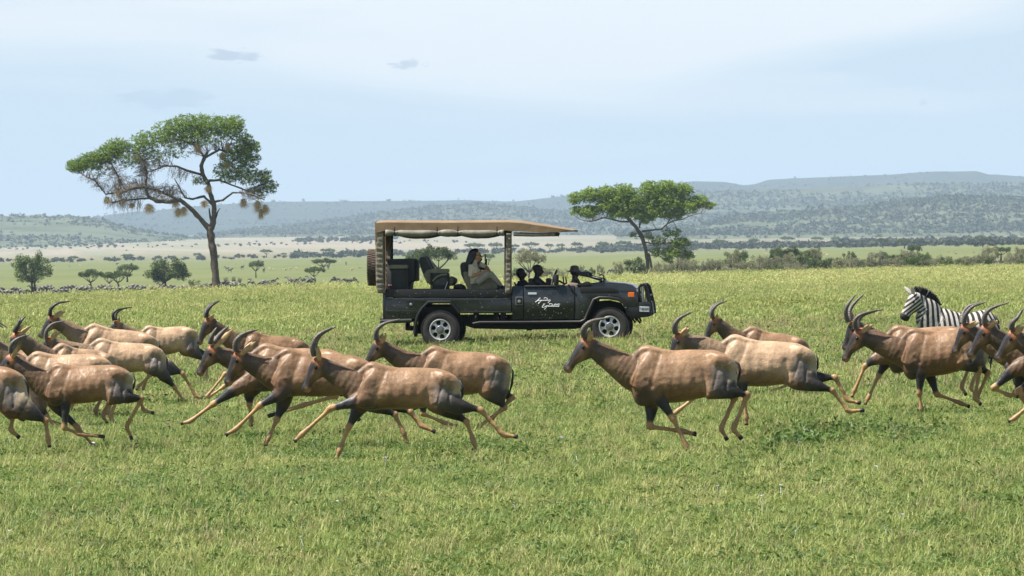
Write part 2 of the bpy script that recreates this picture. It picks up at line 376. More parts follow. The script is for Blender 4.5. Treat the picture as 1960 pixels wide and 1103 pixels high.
# leaf helpers -----------------------------------------------------------------
def leaf_quads(C, R, size, rg, flat=.0, up=0.4):
    """C (n,3) centres; returns V,F of randomly turned leaf quads (2 tris bent)"""
    n = len(C)
    nrm = rg.normal(size=(n, 3)); nrm[:, 2] = np.abs(nrm[:, 2])+up; nrm /= np.linalg.norm(nrm, axis=1)[:, None]
    a = rg.normal(size=(n, 3)); a -= nrm*(a*nrm).sum(1)[:, None]; a /= np.linalg.norm(a, axis=1)[:, None]+1e-9
    b = np.cross(nrm, a); s = size*(.5+rg.random(n))[:, None]
    V = np.stack([C-a*s, C-b*s*.45+nrm*s*.12, C+a*s, C+b*s*.45+nrm*s*.12], 1).reshape(-1, 3)
    Fc = np.arange(4*n).reshape(n, 4)
    return V, Fc
def leafmat(name, c1, c2, c3=None, scale=3.0, trans=.35, rough=.6):
    m = bpy.data.materials.new(name); m.use_nodes = True; nt = m.node_tree; N = nt.nodes; L = nt.links
    out = N['Material Output']; N.remove(N['Principled BSDF'])
    tc = N.new('ShaderNodeTexCoord'); n = N.new('ShaderNodeTexNoise'); n.inputs['Scale'].default_value = scale; n.inputs['Detail'].default_value = 6; n.inputs['Roughness'].default_value = .75
    L.new(tc.outputs['Object'], n.inputs['Vector'])
    r = N.new('ShaderNodeValToRGB'); e = r.color_ramp.elements; e[0].position = .34; e[1].position = .66; e[0].color = (*c1, 1); e[1].color = (*(c3 or c2), 1)
    if c3: x = e.new(.5); x.color = (*c2, 1)
    L.new(n.outputs['Fac'], r.inputs[0])
    oi = N.new('ShaderNodeObjectInfo'); mr = N.new('ShaderNodeMapRange'); mr.inputs['To Min'].default_value = .78; mr.inputs['To Max'].default_value = 1.2; L.new(oi.outputs['Random'], mr.inputs['Value'])
    vm = N.new('ShaderNodeVectorMath'); vm.operation = 'SCALE'; L.new(r.outputs[0], vm.inputs[0]); L.new(mr.outputs[0], vm.inputs['Scale'])
    d = N.new('ShaderNodeBsdfPrincipled'); d.inputs['Roughness'].default_value = rough; d.inputs['Specular IOR Level'].default_value = .25; t = N.new('ShaderNodeBsdfTranslucent')
    L.new(vm.outputs[0], d.inputs['Base Color']); L.new(vm.outputs[0], t.inputs['Color'])
    mx = N.new('ShaderNodeMixShader'); mx.inputs[0].default_value = trans; L.new(d.outputs[0], mx.inputs[1]); L.new(t.outputs[0], mx.inputs[2]); L.new(mx.outputs[0], out.inputs[0])
    return m
M_bushfar = leafmat('far_wood', (.034, .046, .024), (.06, .074, .036), scale=.02, trans=.1)
def blobs(L4, name, mat, rg, k=14):
    """clumps of far bushes: each a loose ball of leaf sprays"""
    A = np.array(L4); n = len(A)
    d = rg.normal(size=(n, k, 3)); d /= np.linalg.norm(d, axis=2)[:, :, None]
    C = A[:, None, :3]+d*A[:, None, 3:4]*np.array([1, 1, .55])*(.35+.65*rg.random((n, k, 1)))
    C[:, :, 2] += A[:, None, 3]*.45
    S = np.repeat(A[:, 3], k)
    V, Fc = leaf_quads(C.reshape(-1, 3), None, 1.0, rg)
    V = V.reshape(-1, 4, 3); c0 = C.reshape(-1, 1, 3); V = c0+(V-c0)*(S*.62)[:, None, None]
    return obj(name, mesh_np(name, V.reshape(-1, 3), Fc, mat))
_w = blobs(WOODV, 'woodland', M_bushfar, np.random.default_rng(5), k=9); tag(_w, kind='stuff')

# ================================================================ trees
M_bark = pmat('bark', (.085, .062, .045), .9, var=.5, vscale=5, bump=1.0, bscale=9)
M_bark2 = pmat('bark_dark', (.055, .045, .036), .9, var=.35, vscale=5, bump=.8, bscale=12)
M_leaf_b = leafmat('leaf_bright', (.15, .23, .030), (.26, .38, .050), (.36, .48, .070), 2.0, .3)
M_leaf_l = leafmat('leaf_left_tree', (.10, .165, .024), (.19, .29, .038), (.28, .40, .055), 1.1, .3)
M_leaf_m = leafmat('leaf_mid', (.050, .078, .024), (.092, .132, .036), (.14, .185, .052), 1.2, .2)
M_leaf_g = leafmat('leaf_grey', (.15, .155, .085), (.22, .22, .125), (.31, .29, .18), 1.2)
M_twig = pmat('dry_twig', (.21, .155, .10), .9, var=.3, vscale=10)
M_nest = pmat('straw', (.50, .36, .19), .9, var=.35, vscale=30)
def small_tree_meshes(seed, W, H, style, nleaf, leaf, mat_l, mat_t):
    rg = np.random.default_rng(seed); rr = random.Random(seed)
    tm = MB(); ends = []
    tr = .035*H+.04
    if style == 'umbrella':
        fork = .34*H; cz, ch = .70*H, .30*H
    elif style == 'round':
        fork = .28*H; cz, ch = .62*H, .37*H
    else:
        fork = .08*H; cz, ch = .5*H, .48*H
    nst = {'umbrella': 1, 'round': 2, 'shrub': 4}[style]
    for st in range(nst):
        b0 = Vector((rr.uniform(-.1, .1)*W*(nst > 1), rr.uniform(-.1, .1)*W*(nst > 1), -.2))
        f = b0+Vector((rr.uniform(-.06, .06)*W, 0, fork+.2))
        mid = (b0+f)/2+Vector((rr.uniform(-.03, .03)*W, 0, 0))
        tm.tube([b0, mid, f], [tr*1.25/nst**.5, tr/nst**.5, tr*.8/nst**.5], 7)
        for k in range(6 if nst == 1 else 4):
            an = 2*math.pi*(k+rr.random()*.7)/(6 if nst == 1 else 4)+st
            e = Vector((math.cos(an)*W*.36*rr.uniform(.6, 1.1), math.sin(an)*W*.36*rr.uniform(.6, 1.1), cz-ch*.25*rr.uniform(0, 1.6)))
            m_ = f.lerp(e, .5)+Vector((0, 0, -.05*H*rr.random()))
            tm.tube([f, m_, e], [tr*.6, tr*.4, tr*.18], 5); ends.append(e)
            for q in range(3):
                e2 = e+Vector((rr.uniform(-.2, .2)*W, rr.uniform(-.2, .2)*W, rr.uniform(0, .8)*ch))
                tm.tube([m_.lerp(e, .6), e2], [tr*.22, tr*.06], 4); ends.append(e2)
    # crown clumps
    nc = int(38 if style == 'umbrella' else 30)
    cl = []
    for k in range(nc):
        a = rr.random()*2*math.pi; r = (rr.random()**.5)*.46*W
        if style == 'umbrella':
            z = cz+ch*.75*(1-(r/(.5*W))**2)*rr.uniform(.0, 1.0)-ch*.25*rr.random(); s = (.125*W*rr.uniform(.6, 1.1), ch*.34*rr.uniform(.6, 1.2))
        else:
            z = cz+ch*math.sqrt(max(0, 1-(r/(.5*W))**2))*rr.uniform(-.85, .8); s = (.14*W*rr.uniform(.6, 1.2), .12*H*rr.uniform(.6, 1.3))
        cl.append((r*math.cos(a), r*math.sin(a), z, *s))
    cl = np.array(cl); idx = rg.integers(0, nc, nleaf)
    d = rg.normal(size=(nleaf, 3)); d /= np.linalg.norm(d, axis=1)[:, None]; d *= (rg.random(nleaf)**.45)[:, None]
    C = cl[idx, :3]+d*np.stack([cl[idx, 3], cl[idx, 3], cl[idx, 4]], 1)
    V, Fc = leaf_quads(C, None, leaf, rg)
    return mesh_np('crown', V, Fc, mat_l), (tm, mat_t)
TREES = {}
def tree_kind(key, *a):
    cm, (tm, mt) = small_tree_meshes(*a)
    me = bpy.data.meshes.new('trunk'); me.from_pydata(tm.V, [], tm.F); me.update(); me.materials.append(mt)
    for p in me.polygons: p.use_smooth = True
    TREES[key] = (cm, me, a[1], a[2])
tree_kind('umb1', 21, 8, 7, 'umbrella', 5200, .17, M_leaf_m, M_bark2)
tree_kind('umb2', 22, 8, 6.5, 'umbrella', 4200, .17, M_leaf_m, M_bark2)
tree_kind('umb3', 23, 8, 6, 'umbrella', 2800, .17, M_leaf_g, M_bark2)
tree_kind('rnd1', 24, 8, 7, 'round', 7000, .17, M_leaf_m, M_bark2)
tree_kind('rnd2', 25, 8, 7.5, 'round', 6000, .17, M_leaf_m, M_bark2)
tree_kind('shr1', 26, 6, 4.5, 'shrub', 1900, .15, M_leaf_g, M_bark2)
tree_kind('shr2', 27, 5, 5, 'shrub', 1500, .15, M_leaf_g, M_bark2)
tree_kind('shr3', 28, 5, 4, 'shrub', 2600, .16, M_leaf_m, M_bark2)
def put_tree(key, px, gy, top, wpx, label, group=None, D=None, name='acacia_tree', cat='tree', rot=None, crown_mat=None):
    cm, tmesh, W, H = TREES[key]
    if D is None: X, Y = place(px, gy, 300, 8000)
    else: Y = D; X = (px-CX)/F*Y
    zg = gz(X, Y); k = F/Y
    base_py = py_of(X, Y, zg)
    h = (base_py-top)/k; w = wpx/k
    r = empty(name, (X, Y, zg), rot if rot is not None else random.random()*6.28); r.scale = (w/W, w/W, h/(H*.98))
    tag(r, label, cat, group)
    a = obj('crown', cm, r); b = obj('trunk', tmesh, r)
    return r
D1 = 950.
LT = 'lone trees on the plain behind the zebra herd'
put_tree('rnd2', 68, 556, 479, 88, 'dark umbrella acacia at the far left edge behind the zebra herd', D=930, group=LT)
put_tree('umb2', 175, 553, 512, 50, 'leftmost and lowest of the four small acacias standing close together behind the herd', D=1000, group=LT)
put_tree('umb2', 208, 553, 518, 36, 'thin small acacia squeezed between two wider ones in the group of four', D=1010, group=LT)
put_tree('umb2', 228, 552, 515, 52, 'small spreading acacia at the right of the four close together, nearer the herd', D=1000, group=LT)
put_tree('umb1', 244, 541, 502, 44, 'flat-topped acacia rising above and behind the group of small acacias', D=1250, group=LT)
put_tree('rnd1', 318, 556, 492, 92, 'dense dark green round-crowned tree between the small acacias and the big weaver tree', D=940, group=LT, name='bush_tree')
put_tree('shr3', 372, 553, 532, 24, 'low dark bush at the right foot of the dense round tree', D=950, name='bush', cat='bush')
put_tree('umb1', 490, 533, 496, 32, 'single small acacia standing alone between the big weaver tree and the safari car', D=1300, group=LT)
put_tree('umb2', 603, 543, 508, 42, 'lower and nearer of the pair of acacias just left of the spare wheel', D=1050, group=LT)
put_tree('umb1', 620, 520, 492, 52, 'taller and farther of the pair of acacias just left of the spare wheel', D=1500, group=LT)
put_tree('umb1', 838, 545, 464, 76, 'broad acacia seen through the open side of the safari car above the middle seat', D=900, group=LT)
put_tree('umb2', 800, 545, 474, 46, 'darker narrow acacia overlapping the broad one seen through the car', D=960, group=LT)
put_tree('umb2', 935, 503, 484, 28, 'tiny acacia seen between the long-haired passenger and the canvas post', D=1800, group=LT)
put_tree('umb3', 1012, 540, 472, 66, 'brownish thin-crowned acacia behind the driver', D=800, group=LT)
for i, (px, top, w, lab) in enumerate([(1040, 500, 40, 'grey-green bush right behind the driver with the cap'), (1075, 505, 34, 'grey bush between the driver and the hatted guide'),
        (985, 507, 40, 'pale bush behind the dark seated figure next to the canvas post'), (925, 505, 40, 'pale bush beside the canvas post'),
        (1112, 500, 16, 'small dark sapling above the folded windscreen'), (1132, 507, 15, 'lowest small sapling beyond the bonnet'), (1150, 502, 17, 'small upright sapling beyond the bonnet'),
        (1184, 494, 28, 'grey bush left of the bright green tree'), (1221, 486, 50, 'wide grey bush directly behind the trunk of the bright green tree')]):
    put_tree(['shr1', 'shr2', 'shr3'][i % 3], px, 530, top, w, lab, D=700+20*i, name='bush', cat='bush', group='bushes along the dip behind the car')
for i, (px, y0, top, w, key, lab) in enumerate([(1488, 524, 470, 40, 'rnd1', 'dark umbrella tree in the bushes, left of the wider rounded one'), (1534, 525, 470, 66, 'rnd2', 'wide dark rounded tree standing in the grey bushes right of the bright green tree'),
        (1752, 505, 466, 30, 'umb1', 'small flat acacia peeping over the bushes behind the striped distant zebra'), (1772, 522, 482, 36, 'rnd2', 'dark dense tree right beside the distant zebra standing alone'), (1735, 522, 482, 40, 'umb1', 'green acacia left of the dark dense tree behind the lone distant zebra'),
        (1916, 512, 470, 48, 'umb1', 'broad dark-green flat acacia near the right edge above the grey bushes'), (1964, 505, 474, 30, 'umb1', 'acacia cut by the right edge of the picture')]):
    put_tree(key, px, y0, top, w, lab, D=900 if y0 > 515 else 1200, group='trees among the grey bushes')
rs = random.Random(4)
for i in range(78):
    px = 1255+ i*9.7+rs.uniform(-5, 5) if i < 74 else 1500+(i-74)*9
    h = rs.uniform(26, 56) if not 1590 < px < 1960 else rs.uniform(22, 50)
    Y = rs.uniform(760, 900); b = py_of(0, Y, gz((px-CX)/F*Y, Y))
    seg = ('between the bright green tree and the dark umbrella tree' if px < 1470 else 'around the dark umbrella and rounded trees' if px < 1585 else 'between the rounded tree and the lone distant zebra' if px < 1730 else 'between the lone distant zebra and the broad flat acacia' if px < 1890 else 'at the right edge')
    kd = rs.choice(['shr1', 'shr2', 'shr1', 'shr3']); adj = {'shr1': 'wide grey-green', 'shr2': 'upright grey', 'shr3': 'darker green'}[kd]; tl_ = 'tall ' if h > 34 else 'low '
    put_tree(kd, px, b, b-h, rs.uniform(28, 52), tl_+adj+' thorn bush '+seg, group='thicket bushes '+seg, D=Y, name='bush', cat='bush')
# three pale saplings left of centre
for px, t, lb_ in ((432, 528, 'first'), (447, 527, 'second'), (459, 530, 'third'), (478, 531, 'fourth')):
    put_tree('shr2', px, 540, t, 10, lb_+' tiny sapling to the right of the big weaver tree trunk', D=1100, name='sapling', cat='sapling', group='tiny saplings on the plain')
# far tree line: named emergent trees
FT = 'flat-topped trees standing in the far tree line'
for i, (px, top, w, y0, lab) in enumerate([(140, 489, 22, 503, 'dark small tree in the far tree line right of the left edge acacia'), (243, 485, 26, 499, 'flat dark tree in the far line left of the big weaver tree'),
        (377, 483, 18, 497, 'small far tree touching the left side of the weaver tree trunk'), (510, 476, 26, 493, 'far flat-topped tree right of the weaver tree trunk'), (543, 483, 12, 494, 'tiny far tree between two larger flat-topped ones'),
        (627, 474, 30, 492, 'far flat-topped tree left of the safari car roof'), (908, 463, 40, 486, 'wide far acacia right above the long-haired passenger'), (948, 462, 28, 486, 'far acacia just left of the front canvas post'),
        (1016, 462, 34, 482, 'far acacia just right of the front canvas post'), (985, 466, 20, 483, 'small far acacia close to the front canvas post'), (1052, 465, 18, 482, 'small far acacia below the tip of the canvas roof'), (1072, 465, 18, 482, 'small far acacia right of the one below the roof tip'),
        (1105, 462, 24, 482, 'far acacia between the roof tip and the bright green tree'), (1155, 461, 26, 480, 'far acacia left of the bright green tree trunk, in a row of three'), (1195, 459, 32, 480, 'widest of the three far acacias left of the bright green trunk'),
        (1377, 456, 26, 479, 'lone far acacia with thin trunk standing out right of the bright green tree'), (1443, 455, 22, 473, 'far acacia with a rounded top in the right tree line'), (1508, 451, 30, 470, 'far flat acacia above the dark umbrella tree'), (1565, 452, 26, 468, 'far flat acacia above the wide rounded tree'),
        (1690, 454, 26, 475, 'far acacia with visible thin trunk standing before the right tree line'), (1731, 456, 34, 476, 'far acacia with visible thin trunk left of the small flat acacia'), (1881, 453, 28, 473, 'far acacia with visible trunk left of the broad dark-green one'), (1600, 452, 20, 468, 'small far acacia in the right tree line')]):
    Y = place(px, y0, 1500, 7000)[1]; put_tree('umb1', px, y0, top, w, lab, D=Y, group=FT)
# far tree line and scattered trees: uncountable
TL = []
rl = random.Random(9)
def scatter_line(p0, p1, ya, yb, n, s0, s1, prob=None):
    for _ in range(n):
        px = rl.uniform(p0, p1)
        if prob and rl.random() > prob(px): continue
        yy = ya+(yb-ya)*(px-p0)/(p1-p0)+rl.gauss(0, 1.6)
        Y = place(px, yy, 1500, 7800)[1]; X = (px-CX)/F*Y
        s = rl.uniform(s0, s1)*Y/F; TL.append((X, Y, gz(X, Y)+s*.1, s))
scatter_line(-300, 130, 503, 500, 46, 4, 7); scatter_line(100, 420, 500, 495, 60, 3, 6); scatter_line(560, 760, 492, 488, 80, 4, 8); scatter_line(420, 560, 495, 493, 22, 3, 5)
scatter_line(740, 1240, 487, 480, 150, 3, 7); scatter_line(1140, 1330, 480, 476, 130, 5, 10)
scatter_line(1300, 2300, 476, 462, 640, 4.5, 9.5); scatter_line(1600, 2300, 466, 455, 320, 4, 8)
scatter_line(390, 900, 470, 462, 60, 1.5, 3.5); scatter_line(0, 400, 478, 470, 40, 1.5, 3.2); scatter_line(560, 760, 463, 458, 110, 3, 7)
scatter_line(0, 230, 474, 469, 70, 2, 4.2)
_t = blobs(TL, 'far_treeline', leafmat('treeline_leaf', (.045, .058, .028), (.075, .09, .042), scale=.05, trans=.15), np.random.default_rng(8), k=26); tag(_t, kind='stuff')
# ================================================================ the two big trees
def hero_tree(name, label, ox, oy, sc_, base, limbs, blobs_, nleaf, leaf, lmat, bmat, twig_blobs=(), ntwig=0, seed=1, dens_lo=()):
    X, Y = place(ox+base[0]/sc_, oy+base[1]/sc_, 100, 900)
    zg = gz(X, Y); k = F/Y
    rg = np.random.default_rng(seed); rr = random.Random(seed)
    def W(x, y): return ((ox+x/sc_-CX)/k-X, (HY-(oy+y/sc_))/k+CAMZ-zg)
    r = empty(name, (X, Y, zg)); tag(r, label, 'tree')
    u = 1/(sc_*k)       # crop px -> m
    t = MB(); ends = []
    for li, lm in enumerate(limbs):
        pts = []; rs_ = []
        dep = 0.0; dd = rr.uniform(-.55, .55) if li > 1 else 0
        acc = 0
        for j, (x, y, rad) in enumerate(lm):
            if j: acc += math.hypot(x-lm[j-1][0], y-lm[j-1][1])*u
            a, b = W(x, y); pts.append(Vector((a, acc*dd, b))); rs_.append(rad*u*.9)
        if li == 0: pts[0].z -= .15; rs_[0] *= 1.25
        # refine with wobble
        P2 = []; R2 = []
        for j in range(len(pts)-1):
            n = 4
            for q in range(n):
                f = q/n; p = pts[j].lerp(pts[j+1], f)
                w = rs_[j]*.14*(1 if (j or q) else 0); P2.append(p+Vector((rr.uniform(-w, w), rr.uniform(-w, w), rr.uniform(-w, w)))); R2.append((rs_[j]*(1-f)+rs_[j+1]*f)*rr.uniform(.9, 1.12))
        P2.append(pts[-1]); R2.append(rs_[-1])
        t.tube(P2, R2, 9); ends += [(p, q) for p, q in zip(P2[(6 if li < 2 else 3):], R2[(6 if li < 2 else 3):])]
    # branches from limbs out into the crown blobs
    BL = []
    for (x, y, rx, ry) in blobs_:
        a, b = W(x, y); BL.append((a, b, rx*u, ry*u))
    for (a, b, rx, ry) in BL:
        for q in range(9):
            dy = rr.uniform(-1, 1)*max(rx*1.2, .5)
            tgt = Vector((a+rr.uniform(-.9, .9)*rx, dy, b+rr.uniform(-.7, .9)*ry))
            src, sr = min(ends, key=lambda e: (e[0]-tgt).length+rr.random()*.8)
            L_ = (tgt-src).length
            if L_ > 3.2: continue
            m1 = src.lerp(tgt, .35)+Vector((rr.uniform(-.1, .1), rr.uniform(-.1, .1), rr.uniform(-.12, .12)))*L_
            m2 = src.lerp(tgt, .7)+Vector((rr.uniform(-.1, .1), rr.uniform(-.1, .1), rr.uniform(-.1, .14)))*L_
            r0 = min(sr*.6, .035+.012*L_)
            t.tube([src, m1, m2, tgt], [r0, r0*.7, r0*.45, r0*.18], 4, caps=False)
            for w in range(5):
                s0 = m1.lerp(tgt, rr.random()); e0 = s0+Vector((rr.gauss(0, .28), rr.gauss(0, .28), rr.gauss(.02, .22)))
                t.tube([s0, s0.lerp(e0, .5)+Vector((0, 0, rr.uniform(-.04, .06))), e0], [r0*.25, r0*.18, .004], 3, caps=False)
    t.build('trunk', bmat, r, smooth=True)
    # leaves: sprays along random twigs inside the blobs
    area = np.array([rx*ry for *_, rx, ry in BL]); 
    wts = area*np.array([dens_lo[i] if i < len(dens_lo) else 1.0 for i in range(len(BL))]); wts /= wts.sum()
    nsp = nleaf//16
    bi = rg.choice(len(BL), nsp, p=wts); B = np.array(BL)[bi]
    d = rg.normal(size=(nsp, 3)); d /= np.linalg.norm(d, axis=1)[:, None]; d *= (rg.random(nsp)**.42)[:, None]
    dep = np.maximum(B[:, 2], .7)*1.15
    Cc = np.stack([B[:, 0]+d[:, 0]*B[:, 2], d[:, 1]*dep, B[:, 1]+d[:, 2]*B[:, 3]], 1)
    dirn = rg.normal(size=(nsp, 3)); dirn[:, 2] = dirn[:, 2]*.5+.25; dirn /= np.linalg.norm(dirn, axis=1)[:, None]
    tt = np.linspace(-.5, .5, 16)
    C = Cc[:, None]+dirn[:, None]*(tt*leaf*6)[None, :, None]+rg.normal(size=(nsp, 16, 3))*leaf*.55
    V, Fc = leaf_quads(C.reshape(-1, 3), None, leaf, rg)
    obj('crown', mesh_np('crown', V, Fc, lmat), r)
    if ntwig:
        tw = MB(); TB = [(*W(x, y), rx*u, ry*u, dr) for (x, y, rx, ry, dr) in twig_blobs]
        cand = [(p, q) for p, q in ends]
        def near_blob(p): return max(((1-((p.x-a)/(rx*1.25))**2-((p.z-b)/(ry*1.6))**2), dr) for (a, b, rx, ry, dr) in TB)
        for q in range(ntwig):
            a, b, rx, ry, dr = rr.choices(TB, weights=[z[2]*z[3] for z in TB])[0]
            th = rr.random()*6.28; ra = rr.random()**.6
            tgt = Vector((a+math.cos(th)*ra*rx, rr.uniform(-1, 1)*max(rx*.8, .5), b+math.sin(th)*ra*ry))
            src, sr = min(rr.sample(cand, min(40, len(cand))), key=lambda e: (e[0]-tgt).length)
            L_ = (tgt-src).length
            if L_ > 1.9 or L_ < .1: continue
            m_ = src.lerp(tgt, .5)+Vector((rr.gauss(0, .07), rr.gauss(0, .07), .10*L_)); e = tgt+Vector((rr.gauss(0, .06), 0, -dr*rr.uniform(.05, .35)))
            tw.tube([src, m_, tgt, e], [.020, .016, .012, .005], 3, caps=False)
            for z_ in range(4):
                s0 = m_.lerp(tgt, rr.random()); e0 = s0+Vector((rr.gauss(0, .14), rr.gauss(0, .14), rr.gauss(-.09*dr, .12)))
                tw.tube([s0, s0.lerp(e0, .5)+Vector((0, 0, .02)), e0], [.011, .010, .005], 3, caps=False)
        tw.build('dry_twigs', M_twig, r)
    return r, W, X, Y, zg, k
lim = [
 [(850,1062,27),(846,1010,23),(842,930,21),(834,850,21),(826,760,21),(815,700,22),(814,655,20)],
 [(818,670,18),(836,600,16),(832,540,14),(815,490,13),(805,440,12),(777,392,12),(767,345,12),(784,300,10),(802,272,7)],
 [(808,672,17),(762,612,14),(700,550,13),(660,520,12),(600,530,12),(540,525,11),(500,503,9),(482,452,8),(430,455,6),(352,490,4)],
 [(650,520,8),(600,495,8),(540,470,7),(480,455,6),(420,460,5),(330,480,5),(270,490,4),(212,420,4),(150,390,3),(110,360,2)],
 [(510,510,6),(440,515,5),(380,520,4),(300,532,3)],
 [(768,388,8),(700,370,7),(640,345,6),(580,345,5),(520,370,4)],
 [(828,545,8),(780,500,7),(720,515,6),(680,508,5),(640,440,4),(620,405,3)],
 [(832,530,7),(880,520,6),(932,483,5),(985,482,4),(1045,495,4),(1100,520,3)],
 [(806,420,8),(860,418,6),(920,440,5),(1000,470,4),(1080,440,3)],
 [(790,300,7),(860,260,6),(930,280,5),(990,320,4)],
 [(480,455,6),(490,380,5),(470,320,4),(440,280,3)],
 [(350,490,4),(355,430,4),(330,370,3),(300,320,3)],
 [(784,300,7),(740,240,6),(660,210,5),(580,200,4)],
 [(824,640,8),(812,600,6),(806,562,3)], [(846,600,6),(852,580,4),(864,562,2)]]
bl = [(130,345,65,38),(210,318,80,50),(290,285,80,58),(340,245,70,45),(400,295,90,65),(480,225,85,65),(520,300,80,50),(600,180,100,75),(700,140,110,65),(800,135,110,62),(900,145,95,62),(945,130,50,48),(640,265,90,45),
      (980,220,66,66),(1010,290,66,78),(930,300,78,66),(900,380,78,55),(1000,390,78,55),(1090,400,55,45),(1120,450,48,38),(1060,480,55,40),(1035,240,45,28),(780,200,150,45),(260,370,80,30),(760,420,50,30)]
dl = [1.6,1.7,1.5,1.2,.6,1.,.5,1.,1.1,1.1,1.1,1.,.35,.9,1.,.8,.9,1.,1.,.9,.7,.8,.5,.35,.5]
tb = [(700,225,190,50,.1),(480,330,120,60,.5),(300,410,130,60,1.0),(1050,500,80,50,1.0),(380,480,110,40,1.1),(470,400,60,60,.6),(820,190,150,40,0),(180,430,90,60,1.1),(560,480,100,50,.3),(350,560,120,40,1.5),(640,430,60,50,.1)]
WT, WW, wx, wy, wz, wk = hero_tree('acacia_tree', 'tall umbrella acacia on the left with straw weaver nests hanging in its thin crown', 100, 190, 2.691, (850, 1058), lim, bl, 96000, .088, M_leaf_l, M_bark, tb, 4600, seed=3, dens_lo=dl)
# weaver nests hang in the tree: things of their own
nests = [(750,250,22,30,'straw nest hanging highest in the middle of the tall acacia crown'),(905,243,20,26,'straw nest highest on the right of the tall acacia crown'),(876,290,15,20,'small straw nest just below the highest right one'),(903,335,20,24,'straw nest below the small one on the right side of the crown'),
 (340,475,20,22,'round straw nest on the long left limb, nearest the bend'),(286,516,19,20,'leftmost straw nest under the long left limb'),(366,522,13,16,'tiny straw nest just right of the leftmost one'),(410,545,15,14,'small round straw nest midway along the left limb'),(500,558,30,26,'wide straw nest under the left limb, left of the hanging cluster'),
 (638,532,24,30,'upper nest of the big hanging cluster on the left limb'),(650,580,20,26,'lowest nest of the big hanging cluster on the left limb'),(680,572,17,28,'right-hand dark nest of the big hanging cluster on the left limb'),(805,460,20,20,'straw nest sitting on the main stem halfway up'),(785,535,24,16,'flat straw nest beside the main stem above the fork'),
 (985,530,20,28,'straw nest on the right limb, left of the dark cluster'),(1058,545,22,36,'left nest of the dark cluster at the right end of the crown'),(1098,562,20,30,'rightmost nest of the dark cluster at the right end of the crown'),(1076,585,14,30,'lowest nest of the dark cluster at the right end of the crown')]
rr_ = random.Random(2)
for (x, y, rx, ry, lab) in nests:
    a, b = WW(x, y); u = 1/(2.691*wk); RX, RZ = rx*u, ry*u
    dy = rr_.uniform(-.7, -.1)
    n_ = MB(); n_.sphere((0, 0, 0), (RX*.5, RX*.5, RZ*.62), 10, 7)
    for q in range(330):
        d = Vector((rr_.gauss(0, 1), rr_.gauss(0, 1), rr_.gauss(0, 1))).normalized()
        s0 = Vector((d.x*RX*.6, d.y*RX*.6, d.z*RZ*.65)); tdir = Vector((rr_.gauss(0, .7), rr_.gauss(0, .7), -1.0)).normalized()
        e = s0+d*RX*rr_.uniform(.1, .5)+tdir*RZ*rr_.uniform(.15, 1.0)
        n_.tube([s0, s0.lerp(e, .5)+d*RX*.18, e], [.009, .008, .004], 3, caps=False)
    o = n_.build('weaver_nest', M_nest); o.location = (wx+a, wy+dy, wz+b); tag(o, lab, 'nest', 'weaver nests in the tall acacia')
lim2 = [
 [(872,1032,20),(868,960,17),(864,900,17),(852,810,18),(832,710,19),(802,625,21),(762,562,20),(702,492,17),(655,450,12)],
 [(908,1032,14),(900,940,12),(888,860,12),(868,790,12)],
 [(704,500,10),(620,502,9),(540,480,8),(460,465,7),(390,490,6),(330,500,5),(240,480,4),(190,440,4)],
 [(785,560,10),(792,520,8),(832,470,7),(880,420,5)],
 [(808,592,11),(900,578,9),(990,570,8),(1040,520,7),(1110,490,6),(1180,480,5),(1250,445,4),(1380,420,3)],
 [(842,690,8),(920,705,6),(1000,700,6),(1100,740,5),(1200,790,3)],
 [(700,490,9),(640,420,7),(560,360,5),(480,320,4)], [(660,450,9),(700,380,7),(780,320,5)], [(830,470,7),(920,400,6),(1010,330,4)],
 [(1040,520,6),(1100,430,5),(1190,370,4)], [(850,760,6),(930,790,4),(990,830,3)], [(800,640,6),(750,640,4),(710,610,3)], [(1000,700,5),(1050,640,4),(1090,590,3)]]
bl2 = [(195,285,75,60),(200,400,60,45),(330,262,105,75),(320,400,120,50),(480,240,100,75),(480,360,125,80),(640,225,115,78),(640,370,125,85),(760,330,125,100),(880,210,115,85),(900,400,125,75),(1020,185,115,70),(1060,320,145,105),(1190,215,100,72),(1220,360,135,85),(1340,310,80,62),(1410,352,60,36),(850,475,85,42),(1100,445,95,42),(1478,342,25,8),(600,430,120,50),(760,440,110,50),(1000,420,120,50),(330,440,80,30),(950,300,120,90),(560,300,120,80),
 (1085,600,95,45),(960,680,80,52),(1150,700,110,55),(1100,780,115,60),(1230,810,60,48),(940,780,50,45),(722,620,42,24),(870,630,52,36),(1050,850,55,26)]
dl2 = [1]*26+[.5,.6,1.1,1.1,.9,.6,.6,.6,.5]
hero_tree('acacia_tree', 'bright green spreading acacia with a leaning trunk just right of the safari car', 1060, 320, 4.797, (885, 1030), lim2, bl2, 100000, .115, M_leaf_b, M_bark, seed=5, dens_lo=dl2)
